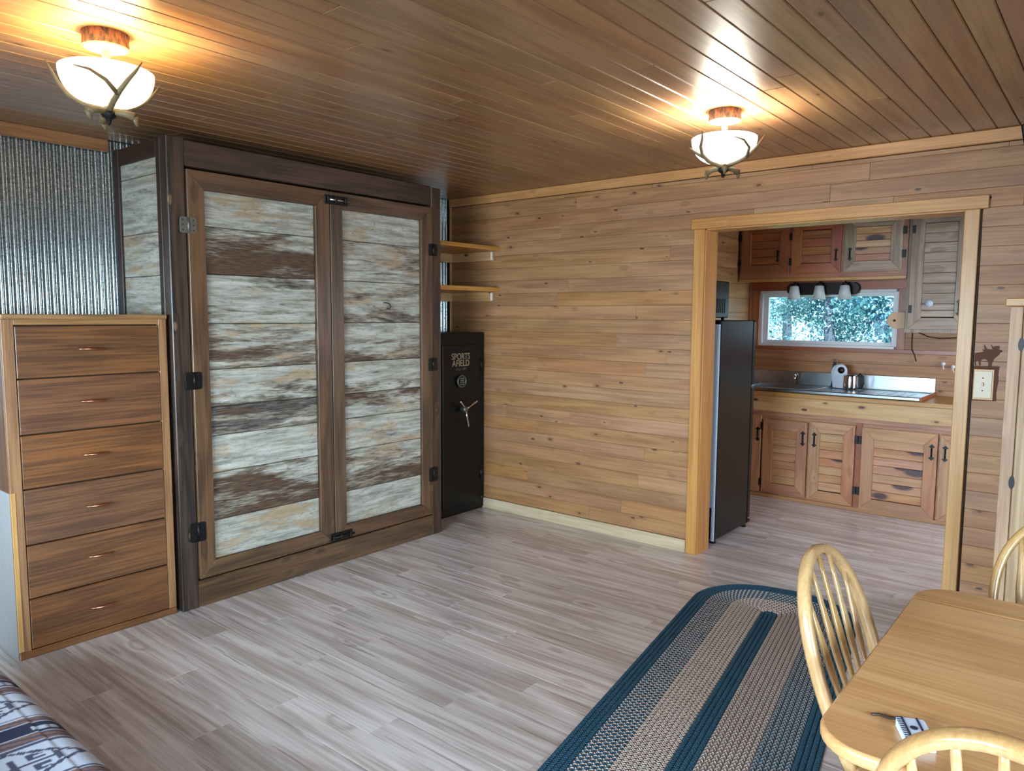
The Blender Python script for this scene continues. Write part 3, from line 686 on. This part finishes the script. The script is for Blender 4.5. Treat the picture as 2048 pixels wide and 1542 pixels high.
# cords and hooks on the kitchen wall
tag(tube('hanging_cord', [(2.372, -2.902, 1.400), (2.372, -2.90, 1.32), (2.372, -2.905, 1.26), (2.372, -2.925, 1.22), (2.372, -2.94, 1.17)], .004, 'cord', None, 6, up=Vector((1, 0, 0))), 'thin dark cord hanging down from the tall upper cabinet', 'cord')
tag(tube('drooping_cord', [(2.36, -2.95, 1.404), (2.36, -3.02, 1.372), (2.36, -3.1, 1.362), (2.36, -3.2, 1.367), (2.36, -3.3, 1.382), (2.36, -3.4, 1.404)], .004, 'cord', None, 6, up=Vector((1, 0, 0))), 'thin dark cord drooping along the underside of the tall upper cabinet', 'cord')
for yc, zc, lab in ((-3.135, 1.16, 'left small white hook on the kitchen wall above the sink end'), (-3.205, 1.14, 'right small white hook on the kitchen wall, beside the doorway edge')):
    h = thing('wall_hook', lab, 'hook', (2.385, yc, zc), 'white hooks on the kitchen wall')
    lathe('knob', [(0, -.03), (.014, -.028), (.016, -.012), (.008, 0)], 'white', h, (2.386, yc, zc), 14, 'x')
    tube('stem', [(2.37, yc, zc-.01), (2.366, yc-.002, zc-.03), (2.372, yc-.008, zc-.045)], .005, 'white', h, 6, up=Vector((0, 1, 0)))
# fridge
fr = thing('refrigerator', 'black refrigerator just inside the kitchen doorway, seen from its side', 'refrigerator', (.55, -1.9, 0))
FY0, FY1 = -1.64, -2.2
box('cabinet', .262, .80, FY1, FY0, .03, 1.50, 'black', fr, .006)
box('lower_door', .806, .868, FY1, FY0, .06, 1.03, 'black', fr, .012)
box('freezer_door', .806, .868, FY1, FY0, 1.04, 1.50, 'black', fr, .012)
box('hinge', .80, .85, FY1-.004, FY1+.02, 1.0305, 1.0395, 'chrome', fr, .001)
box('hinge', .80, .86, FY1-.004, FY1+.04, .035, .055, 'blackmetal', fr, .002)
box('back_panel', .2505, .2615, FY1+.004, FY0, .25, 1.475, 'fridgeback', fr, .002)['label'] = 'pale blue-grey metal back panel'
box('back_corner', .2505, .2615, FY1+.004, FY1+.026, .025, .25, 'fridgeback', fr, .001)
box('compressor_tray', .22, .262, -2.16, -1.8, .028, .09, 'greysoft', fr, .004)
for xx, yy2 in ((.30, -2.17), (.82, -2.17), (.30, -1.68), (.82, -1.68)): lathe('foot', [(.0, 0), (.02, 0), (.016, .03), (0, .03)], 'blackmetal', fr, (xx, yy2, 0), 12)
mw = thing('microwave', 'black microwave with side vents sitting on top of the refrigerator', 'microwave', (.57, -1.8, 1.502))
box('shell', .33, .835, -2.0, -1.66, 1.515, 1.775, 'black', mw, .006)
for i in range(6): box('vent_slot', .60+i*.032, .612+i*.032, -2.0028, -2.0002, 1.55, 1.65, 'blackmetal', mw, .001)
for xx, yy2 in ((.37, -1.97), (.8, -1.97), (.37, -1.69), (.8, -1.69)): lathe('foot', [(0, 0), (.012, 0), (.012, .0145), (0, .0145)], 'blackmetal', mw, (xx, yy2, 1.5005), 8)
tag(lathe('round_tin', [(0, 0), (.03, 0), (.032, .03), (.02, .04), (0, .04)], 'greysoft', None, (.44, -1.95, 1.776), 16), 'small grey round tin on top of the microwave', 'tin')
# ================================================================== THINGS ON THE RIGHT WALL
ec = tag(tube('trim_edge_strip', [(-.004, -3.652, .0), (-.004, -3.652, 1.0), (-.004, -3.651, 1.8), (-.004, -3.649, 2.055), (-.004, -3.665, 2.085), (-.004, -3.684, 2.118)], .0045, 'cord', None, 6, up=Vector((1, 0, 0))), 'thin dark strip along the right edge of the doorway trim', 'cord')  # thin dark tube up the casing edge, slanting off at the top
sw = thing('light_switch_plate', 'rust-brown metal switch plate with elk silhouette beside the doorway', 'switch', (-.004, -3.71, 1.1))
ELK = [(-3.658, 1.35), (-3.666, 1.353), (-3.684, 1.356), (-3.695, 1.36), (-3.69, 1.371), (-3.693, 1.373), (-3.701, 1.365), (-3.695, 1.392), (-3.699, 1.393), (-3.707, 1.374), (-3.719, 1.372), (-3.732, 1.372), (-3.728, 1.386), (-3.722, 1.392), (-3.727, 1.394), (-3.737, 1.381), (-3.741, 1.389), (-3.759, 1.39), (-3.762, 1.379), (-3.756, 1.374), (-3.774, 1.367), (-3.771, 1.359), (-3.764, 1.357), (-3.762, 1.347), (-3.753, 1.338), (-3.741, 1.326), (-3.739, 1.315), (-3.734, 1.304), (-3.733, 1.29), (-3.735, 1.282), (-3.719, 1.281), (-3.719, 1.303), (-3.712, 1.318), (-3.703, 1.323), (-3.689, 1.319), (-3.684, 1.31), (-3.687, 1.291), (-3.681, 1.288), (-3.677, 1.307), (-3.673, 1.316), (-3.667, 1.313), (-3.664, 1.303), (-3.667, 1.29), (-3.662, 1.289), (-3.659, 1.311)]
prism('elk_silhouette', ELK, 'x', -.0045, -.0015, 'rust', sw)
prism('frame', [(-3.657, 1.287), (-3.767, 1.289), (-3.763, 1.25), (-3.766, 1.22), (-3.760, 1.16), (-3.762, 1.115), (-3.657, 1.112)], 'x', -.003, -.0008, 'rust', sw)
box('wooden_plate', -.009, -.0032, -3.748, -3.660, 1.118, 1.272, 'pinetrim_z', sw, .002)
box('plate', -.0125, -.0092, -3.740, -3.664, 1.128, 1.262, 'cream', sw, .002)
box('toggle', -.024, -.0125, -3.706, -3.698, 1.188, 1.206, 'cream', sw, .002)
for zc in (1.165, 1.228): lathe('screw', [(0, -.0013), (.0032, -.001), (.0032, 0)], 'rust', sw, (-.0126, -3.702, zc), 8, 'x')
tb = thing('tall_cupboard', 'pale pine cupboard with black hinges against the wall at the right edge', 'cupboard', (-.18, -4.2, 0))
boxes('body', [(-.335, -.026, -4.62, -3.832, 0, 1.579)], 'tall_z', tb)
box('stile', -.352, -.3352, -3.880, -3.831, 0, 1.578, 'tall_z', tb, .002)
box('stile', -.352, -.3352, -4.62, -4.572, 0, 1.578, 'tall_z', tb, .002)
box('cornice', -.37, -.024, -4.64, -3.812, 1.5795, 1.616, 'pinetrim_y', tb, .004)
dd = box('door', -.356, -.3352, -4.569, -3.883, .06, 1.55, 'tall_z', tb, .004)
for zc in (1.41, .785):
    prism('hinge', [(-3.880+.011*math.cos(math.radians(a)), zc+.03*math.sin(math.radians(a))) for a in range(0, 360, 24)], 'x', -.361, -.3565, 'blackmetal', dd)
bx = thing('wall_speaker', 'black box mounted high on the wall at the right edge', 'speaker', (-.10, -3.93, 2.33))
prism('case', [(-3.806, 2.405), (-3.832, 2.26), (-3.99, 2.24), (-3.98, 2.415)], 'x', -.20, -.05, 'blackmetal', bx, .006)
box('bracket', -.05, -.0005, -3.92, -3.88, 2.3, 2.36, 'blackmetal', bx)
# ================================================================== CEILING LIGHTS
def ceiling_light(loc, lab, bowl, rot, pcol, pen):
    t = thing('ceiling_light', lab, 'ceiling light', (loc[0], loc[1], H), 'antler ceiling lights')
    x, y = loc
    lathe('canopy', [(.0, 0), (.071, -.0005), (.069, -.02), (.071, -.045), (.064, -.046)], 'bark', t, (x, y, H-.0005), 40)
    lathe('canopy_plate', [(0, -.050), (.04, -.052), (.064, -.0475), (.064, -.0465), (0, -.047)], 'cream', t, (x, y, H-.0005), 40)
    tube('stem', [(x, y, H-.05), (x, y, H-.245)], .013, 'cream', t, 12, up=Vector((1, 0, 0)))
    zb = H-.232
    pr = []
    for i in range(15):
        a = i/14; r = .143*math.sin(a*PI/2)**.75; pr.append((max(r, .0), .112*(1-math.cos(a*PI/2))))
    pr = [(max(r, .0001), z_) for r, z_ in pr]
    pr += [(r*.965, z_+.003) for r, z_ in pr[::-1][:-2]]
    lathe('glass_bowl', pr, bowl, t, (x, y, zb), 48)
    def on(a, h, off=.012):  # point on bowl surface
        hh = max(0., min(1., 1-h/.112)); e = math.acos(hh); r = .143*math.sin(e)**.75+off
        return Vector((x+r*math.cos(a), y+r*math.sin(a), zb+h))
    for j in range(3):
        a0 = rot+j*2*PI/3
        P = [Vector((x, y, zb-.018))+Vector((math.cos(a0+PI)*.08, math.sin(a0+PI)*.08, -.012)), Vector((x, y, zb-.018))+Vector((math.cos(a0+PI)*.05, math.sin(a0+PI)*.05, -.002)), Vector((x, y, zb-.016)), on(a0, .006, .014), on(a0+.08, .03), on(a0+.2, .06), on(a0+.33, .09, .016), on(a0+.4, .118, .03)]
        A = tube('antler', P, [.015, .011, .010, .0095, .008, .007, .005, .002], 'antler', t, 8)
        P2 = [on(a0+.05, .02), on(a0-.25, .05), on(a0-.55, .075), on(a0-.85, .085, .016)]
        tube('tine', P2, [.008, .006, .0045, .0015], 'antler', A, 6)
        P3 = [Vector(P[0]), Vector(P[0])+Vector((.01, .006, -.026))]
        tube('burr', P3, [.012, .005], 'antler', A, 6, up=Vector((1, 0, 0)))
    lathe('finial', [(0, -.062), (.006, -.055), (.010, -.04), (.022, -.032), (.024, -.018), (0, -.012)], 'antlerdark', t, (x, y, zb), 16)
    lamp('POINT', 'bulb', (x, y, zb+.085), (0, 0, 0), pen, pcol, .055)
ceiling_light((-3.25, -1.585), 'warm glowing antler ceiling light above the tall dresser', 'bowl_warm', .35, (1, .74, .34), 52)
ceiling_light((-1.117, -2.792), 'white glowing antler ceiling light in front of the kitchen doorway', 'bowl_cool', 2.6, (1, .95, .82), 54)
# ================================================================== RUG
def rug():
    t = thing('braided_rug', 'oval braided rug in teal blue and tan bands on the laminate floor', 'rug', (-1.626, -3.077, 0))
    L, W, r0, n = 2.75, .82, .36, 20; bw = W/2/n
    for i in range(n):
        off = (i+.5)*bw; hx, hy = L/2-off, W/2-off; r = max(r0-off, min(hy*.98, .03)) if hy > .012 else hy*.95
        r = min(r, hy*.999)
        P = []; na = 14
        for cx, cy, a0 in ((hx-r, hy-r, 0), (-(hx-r), hy-r, 90), (-(hx-r), -(hy-r), 180), (hx-r, -(hy-r), 270)):
            for k in range(na+1):
                a = math.radians(a0+90*k/na); P.append(Vector((cx+r*math.cos(a), cy+r*math.sin(a), 0)))
        Q = []
        for a, b in zip(P, P[1:]+P[:1]):
            m = max(1, int((b-a).length/.12)); Q += [a.lerp(b, k/m) for k in range(m)]
        bm = bmesh.new(); uvl = bm.loops.layers.uv.new('UVMap'); N = len(Q); rings = []; cum = [0]
        for k in range(N): cum.append(cum[-1]+(Q[(k+1) % N]-Q[k]).length)
        prof = [(-.5, .001), (-.42, .007), (-.2, .0105), (.0, .0095), (.2, .0105), (.42, .007), (.5, .001)]
        for k in range(N):
            tt = (Q[(k+1) % N]-Q[k-1]).normalized(); nn = Vector((tt.y, -tt.x, 0))
            rings.append([bm.verts.new(Q[k]+nn*(s*bw*1.02)+Vector((0, 0, z_))) for s, z_ in prof])
        for k in range(N):
            A_, B_ = rings[k], rings[(k+1) % N]
            for j in range(len(prof)-1):
                f = bm.faces.new((A_[j], B_[j], B_[j+1], A_[j+1])); f.smooth = True
                for lp, uu, vv in zip(f.loops, (cum[k], cum[k+1], cum[k+1], cum[k]), (j, j, j+1, j+1)): lp[uvl].uv = (uu, vv/(len(prof)-1))
        me = bpy.data.meshes.new('braid'); bm.to_mesh(me); bm.free()
        m = 'braid_blue' if i < 4 or i > 17 else ('braid_mix' if i < 10 else 'braid_tan')
        link('braid', me, m, t, t.location)
    t.rotation_euler = (0, 0, math.radians(9.5))
rug()
# ================================================================== TABLE
tt = thing('dining_table', 'oak dining table with rounded corners and pedestal at lower right', 'table', (-2.465, -4.4, 0))
TX0, TX1, TY0, TY1 = -2.985, -1.95, -4.98, -3.822
def slab(name, pts, z0, z1, m, parent, r=.012):
    bm = bmesh.new(); c = Vector((sum(p[0] for p in pts)/len(pts), sum(p[1] for p in pts)/len(pts), (z0+z1)/2)); rings = []
    def ins(d):
        n = len(pts); out = []
        for i in range(n):
            a = Vector(pts[i-1]); b = Vector(pts[(i+1) % n]); tdir = (b-a).normalized(); nn = Vector((-tdir.y, tdir.x)); out.append(Vector(pts[i])+nn*d)
        return out
    for d, z_ in ((r, z0), (r*.3, z0+r*.35), (0, z0+r), (0, z1-r), (r*.3, z1-r*.35), (r, z1)):
        rings.append([bm.verts.new(Vector((p.x, p.y, z_))-c) for p in ins(d)])
    n = len(pts)
    for A_, B_ in zip(rings, rings[1:]):
        for k in range(n):
            f = bm.faces.new((A_[k], A_[(k+1) % n], B_[(k+1) % n], B_[k])); f.smooth = True
    bm.faces.new(rings[0][::-1]); bm.faces.new(rings[-1])
    return link(name, finish(bm, name), m, parent, c)
cr = .10
def corners(cx, cy, r, a0, a1, n=8): return [(cx+r*math.cos(math.radians(a0+(a1-a0)*i/n)), cy+r*math.sin(math.radians(a0+(a1-a0)*i/n))) for i in range(n+1)]
slab('table_leaf', [(-2.088, TY0), ]+corners(TX1-cr, TY0+cr, cr, 270, 360)+corners(TX1-cr, TY1-cr, cr, 0, 90)+[(-2.088, TY1)], .722, .75, 'table_y', tt, .007)
slab('tabletop', [(-2.0905, TY1)]+corners(TX0+cr, TY1-cr, cr, 90, 180)+corners(TX0+cr, TY0+cr, cr, 180, 270)+[(-2.0905, TY0)], .722, .75, 'table_y', tt, .007)
lathe('pedestal', [(.10, .722), (.11, .69), (.05, .66), (.045, .6), (.075, .5), (.085, .4), (.06, .3), (.05, .22), (.075, .16), (.07, .09), (0, .09)], 'table_z', tt, (-2.465, -4.4, 0), 24)
for k in range(4):
    a = PI/4+k*PI/2; c, s_ = math.cos(a), math.sin(a)
    tube('foot', [(-2.465+c*.04, -4.4+s_*.04, .15), (-2.465+c*.16, -4.4+s_*.16, .13), (-2.465+c*.3, -4.4+s_*.3, .05), (-2.465+c*.36, -4.4+s_*.36, .027)], [.035, .03, .025, .025], 'table_z', tt, 8)
# patterned pouch with a loop on the table
pc = thing('fabric_pouch', 'small blue and white patterned pouch lying on the oak table', 'pouch', (-2.84, -3.985, .7505))
pr_ = math.radians(25)
def PQ(a, b, z):
    c_, s_ = math.cos(pr_), math.sin(pr_)
    return (-2.862+a*c_-b*s_, -3.980+a*s_+b*c_, z)
def pbox(nm, a0, a1, b0, b1, z0, z1, m, par, r=0):
    pts = rrect(a0, a1, b0, b1, r, 3) if r else [(a0, b0), (a1, b0), (a1, b1), (a0, b1)]
    return prism(nm, [PQ(a, b, 0)[:2] for a, b in pts], 'z', z0, z1, m, par)
pp = pbox('pouch_body', -.050, .038, -.025, .025, .7508, .766, 'applwhite', pc, .006)
pbox('band', -.044, .040, .012, .0155, .766, .7669, 'navy', pp); pbox('band', -.044, .040, -.014, -.0105, .766, .7669, 'navy', pp)
prism('flower', [PQ(.002+.007*math.cos(k*PI/4), .001+.007*math.sin(k*PI/4), 0)[:2] for k in range(8)], 'z', .766, .767, 'navy', pp)
for k in range(11): pbox('stripe', -.044+k*.008, -.0415+k*.008, .0165, .0235, .766, .7666, 'navy', pp)
tube('strap', [PQ(.046, .0, .758), PQ(.056, .012, .754), PQ(.052, .03, .754), PQ(.062, .048, .754), PQ(.058, .062, .754)], .0028, 'cord', pc, 6)
# ================================================================== CHAIRS
def chair(name_lab, loc, rot):
    t = thing('windsor_chair', name_lab, 'chair', (0, 0, 0), 'hoop-back dining chairs')
    # local frame: back at +y, seat reaches to -y ; back plane passes (0,0,.445)
    K = .34; W_, zm, zt, c_ = .182, .666, .918, .75
    bm = bmesh.new(); out = []
    for i in range(40):
        a = 2*PI*i/40; x = .205*math.cos(a)*(1+.06*math.sin(a)); y = -.165+.205*math.sin(a)*(1 if math.sin(a) < 0 else .93)
        ex = 1.0/max(abs(math.cos(a))**3+abs(math.sin(a))**3, 1e-3)**(1/3); x *= ex*.97; y = -.165+(y+.165)*ex*.97
        out.append((x, y))
    slab('seat', out, .425, .455, 'chair_y', t, .009)
    def wz(z):
        if z < zm: return W_-c_*(zm-z)**2
        return W_*max(0., 1-((z-zm)/(zt-zm))**2.2)**.5
    P = []
    zs = [.44+(zm-.44)*i/8 for i in range(9)]
    for z in zs: P.append((-wz(z), K*(z-.445), z))
    for i in range(1, 24):
        a = PI*i/24; x = -W_*math.cos(a); s = abs(x)/W_; z = zm+(zt-zm)*(max(0., 1-s*s))**(1/2.2); P.append((x, K*(z-.445), z))
    for z in zs[::-1]: P.append((wz(z), K*(z-.445), z))
    upv = Vector((0, 1, -K)).normalized()
    bm = bmesh.new()
    rings = []; n = len(P)
    for i, p in enumerate(P):
        p = Vector(p); t_ = (Vector(P[min(i+1, n-1)])-Vector(P[max(i-1, 0)])).normalized(); s = t_.cross(upv).normalized()
        a_, b_ = .0125, .0155
        rings.append([bm.verts.new(p+s*a_*u+upv*b_*v) for u, v in ((1, .55), (.6, 1), (-.6, 1), (-1, .55), (-1, -.55), (-.6, -1), (.6, -1), (1, -.55))])
    for A_, B_ in zip(rings, rings[1:]):
        for k in range(8): bm.faces.new((A_[k], A_[(k+1) % 8], B_[(k+1) % 8], B_[k]))
    bm.faces.new(rings[0][::-1]); bm.faces.new(rings[-1])
    c = Vector((0, .1, .7))
    for v in bm.verts: v.co -= c
    me = finish(bm, 'hoop', True); link('hoop', me, 'chair_z', t, c)
    for i in range(5):
        s = (i-2)/2; xb, xt = s*.085, s*.125
        zt_ = zm+(zt-zm)*(1-(abs(xt)/W_)**2)**(1/2.2)-.008
        pts, rr, ff = [], [], []
        for k in range(9):
            u = k/8; z = .45+(zt_-.45)*u; pts.append((xb+(xt-xb)*u, .0+K*(z-.445)*1.0, z))
            wv = .0075+.0115*math.exp(-((u-.55)/.2)**2); rr.append(1.); ff.append((wv, .006))
        tube('spindle', pts, rr, 'chair_z', t, 8, ff, up=upv)
    for sx in (-1, 1):
        for yb, yf in ((-.03, .035), (-.30, -.355)):
            p0 = Vector((sx*.14, yb, .43)); p1 = Vector((sx*.19, yf, 0))
            pr = [(.0, .013), (.12, .018), (.2, .013), (.23, .019), (.5, .021), (.7, .017), (.74, .013), (.78, .018), (1, .012)]
            tube('leg', [p0.lerp(p1, a) for a, r in pr], [r for a, r in pr], 'chair_z', t, 10, up=Vector((0, 1, 0)))
    for sx in (-1, 1):
        tube('stretcher', [(sx*.172, .012, .17), (sx*.175, -.16, .175), (sx*.172, -.335, .17)], [.009, .014, .009], 'chair_y', t, 8)
    tube('stretcher', [(-.172, -.16, .175), (0, -.16, .175), (.172, -.16, .175)], [.009, .014, .009], 'chair_x', t, 8)
    t.location = loc; t.rotation_euler = (0, 0, rot)
    return t
chair('light wooden hoop-back chair with its back to the braided rug', (-2.384, -3.804, 0), math.radians(-4.4))
chair('light wooden hoop-back chair nearest the photographer, back toward the viewer', (-2.965, -4.14, 0), math.radians(90))
chair('light wooden hoop-back chair across the table by the pale cupboard', (-1.72, -4.15, 0), math.radians(-90))
# ================================================================== FUTON COUCH
def couch():
    t = thing('patterned_couch', 'low couch in white, navy and tan woven tribal-pattern fabric at lower left', 'couch', (-4.1, -2.1, 0))
    X1 = -3.612; X0 = -4.42; Y0, Y1 = -3.15, -1.12
    NAVY, TAN, WH, GR, SL = rgb(34, 44, 72), rgb(146, 108, 90), rgb(212, 220, 236), rgb(120, 124, 134), rgb(78, 82, 104)
    KEY = ["111110010011111", "100010010010001", "101110010011101", "100000010000001", "111111111111111", "100000010000001", "101110010011101", "100010010010001", "111110010011111"]
    def pat(s, y):
        # s: distance from the front edge across the seat; y: position along couch
        q = (-1.765-y) % .358
        n = math.sin(s*43+y*7)*.004+math.sin(s*91)*.003
        if q < .196:      # white field with key ornament
            if q < .010 or q > .188: return SL
            qq = (q-.098)/.088
            per = .40; u = ((s+.12) % per)/per*2-1
            d = abs(u)*1.15+abs(qq)
            band = abs(d-.93)
            step = .035*(1 if math.sin(u*70) > 0 else 0)
            if band < .055+step: return SL
            if d < .80:
                uu = int(math.floor((u/.5*.5+.5)*15)); vv = int(math.floor((qq/.5*.5+.5)*9))
                if 0 <= uu < 15 and 0 <= vv < 9 and KEY[vv][uu] == '1': return SL
            return WH
        q -= .196
        if q < .044: 
            if q < .006 or q > .039: return WH
            return TAN if math.sin(s*60+q*300) > -.3 else SL
        q -= .044
        if q < .062:
            if .024 < q < .05:
                u = (s % .16)/.16
                if u < .42: return WH if not (.12 < u < .2 or .3 < u < .33) else GR
            return NAVY
        q -= .062
        if q < .006 or q > .05: return WH
        return TAN if math.sin(s*55+q*260+1) > -.2 else SL
    # profile from front bottom over the edge to the back
    prof = [(X1-.05, .10, -.36), (X1-.012, .16, -.3)]
    N = 14
    for i in range(N+1):
        a = PI/2*i/N; prof.append((X1-.085+.085*math.cos(a), .33+.085*math.sin(a), None))
    S_ = [0]
    full = []
    for x, z, _ in prof: full.append((x, z))
    xs = X1-.085
    while xs > X0: xs -= .005; full.append((xs, .415+.012*math.sin((X1-xs)*4)))
    ys = [Y1]
    while ys[-1] > Y0: ys.append(ys[-1]-(.0045 if ys[-1] > -2.75 else .03))
    s = [0]
    for a, b in zip(full, full[1:]): s.append(s[-1]+math.hypot(a[0]-b[0], a[1]-b[1]))
    step = 1
    verts = []; cols_ = []
    for j, y in enumerate(ys):
        puff = .006*math.sin(y*9)
        e = min(abs(y-Y1), abs(y-Y0)); rnd = .06-math.sqrt(max(0, .06**2-(.06-min(e, .06))**2))
        for i, (x, z) in enumerate(full):
            verts.append((x-rnd*.5-(-4.0), y-(-2.1), z-rnd-.3)); cols_.append(pat(s[i], y))
    nI = len(full); faces = []
    for j in range(len(ys)-1):
        for i in range(nI-1): faces.append((j*nI+i, (j+1)*nI+i, (j+1)*nI+i+1, j*nI+i+1))
    me = bpy.data.meshes.new('seat_cushion'); me.from_pydata(verts, [], faces); me.update()
    at = me.color_attributes.new('weave', 'FLOAT_COLOR', 'POINT')
    at.data.foreach_set('color', [c for col in cols_ for c in col])
    me.polygons.foreach_set('use_smooth', [True]*len(me.polygons))
    M = NT('woven_tribal_fabric'); va = M.n('ShaderNodeAttribute'); va.attribute_name = 'weave'
    v = M.coords(False); nz = M.noise(v, 300, 2)
    wv = M.n('ShaderNodeTexWave'); M.lk(v, wv.inputs[0]); wv.inputs['Scale'].default_value = 90; wv.bands_direction = 'Y'
    M.lk(M.mix(M.math('MULTIPLY', nz, .35), va.outputs[0], (.02, .02, .03, 1)), M.b.inputs['Base Color']); M.b.inputs['Roughness'].default_value = .95
    M.bump(wv.outputs[1], .35, .002)
    o = link('seat_cushion', me, M.m, t, (-4.0, -2.1, .3))
    box('base', X0, X1-.05, Y0+.05, Y1-.05, .06, .30, 'navy', t, .01)
    box('backrest', X0-.24, X0-.002, Y0, Y1, .12, .86, M.m, t, .04) if False else box('backrest', X0-.24, X0-.002, Y0, Y1, .12, .86, 'navy', t, .04)
    for xx in (X0+.05, X1-.12):
        for y in (Y0+.1, Y1-.1): box('leg', xx, xx+.05, y-.025, y+.025, 0, .06, 'redstain_z', t)
couch()
# ================================================================== OUTSIDE
S(boxes('ground', [(2.7, 40, -25, 25, -.5, -.4)], 'grass'))
def tree(lab, x, y, h, r, n, leaf, lean, name='tree', trunk_r=.12, z0=-.4, cat='tree', lowest=.25):
    t = thing(name, lab, cat, (x, y, z0), 'trees outside the kitchen window')
    top = Vector((x+lean[0], y+lean[1], z0+h*.8))
    tube('trunk', [(x, y, z0), Vector((x, y, z0)).lerp(top, .5), top], [trunk_r, trunk_r*.7, trunk_r*.3], 'trunk', t, 8)
    bm = bmesh.new(); c = Vector((x+lean[0]*.6, y+lean[1]*.6, z0+h*.6))
    cl = [(R.gauss(0, r*.45), R.gauss(0, r*.45), R.uniform(-h*(.6-lowest), h*.4)) for _ in range(26)]
    for i in range(n):
        q = cl[R.randrange(len(cl))]; p = Vector((q[0]+R.gauss(0, r*.2), q[1]+R.gauss(0, r*.2), q[2]+R.gauss(0, h*.05)))
        e = Euler((R.uniform(-1.2, 1.2), R.uniform(-1.2, 1.2), R.uniform(0, 6.3))).to_matrix(); s = R.uniform(.02, .052)
        vs_ = [bm.verts.new(p+e @ Vector(v)*s) for v in ((-1, 0, 0), (0, -.5, 0), (1, 0, 0), (0, .5, 0))]
        bm.faces.new(vs_)
    me = bpy.data.meshes.new('foliage'); bm.to_mesh(me); bm.free()
    o = link('foliage', me, leaf, t, c); o['kind'] = 'stuff'
tree('leaning tree seen at the left of the kitchen window', 5.6, .7, 3.4, .42, 9000, 'leaf', (.2, -.9), trunk_r=.09, lowest=.35)
tree('leafy tree in the middle of the kitchen window', 10.2, -.1, 3.8, 1.25, 20000, 'leaf2', (.1, .3), trunk_r=.14)
tree('darker leafy tree at the right of the kitchen window', 7.2, -1.9, 3.6, .6, 14000, 'leaf', (0, .2), trunk_r=.12)
tree('far pale tree behind the others outside the kitchen window', 15.5, 2.6, 5.0, 1.7, 18000, 'leaf2', (0, .2), trunk_r=.16, lowest=.1)
tree('low shrub outside below the kitchen window', 8.6, 3.6, 2.2, .5, 11000, 'leaf', (0, 0), 'shrub', .05, cat='shrub', lowest=.1)
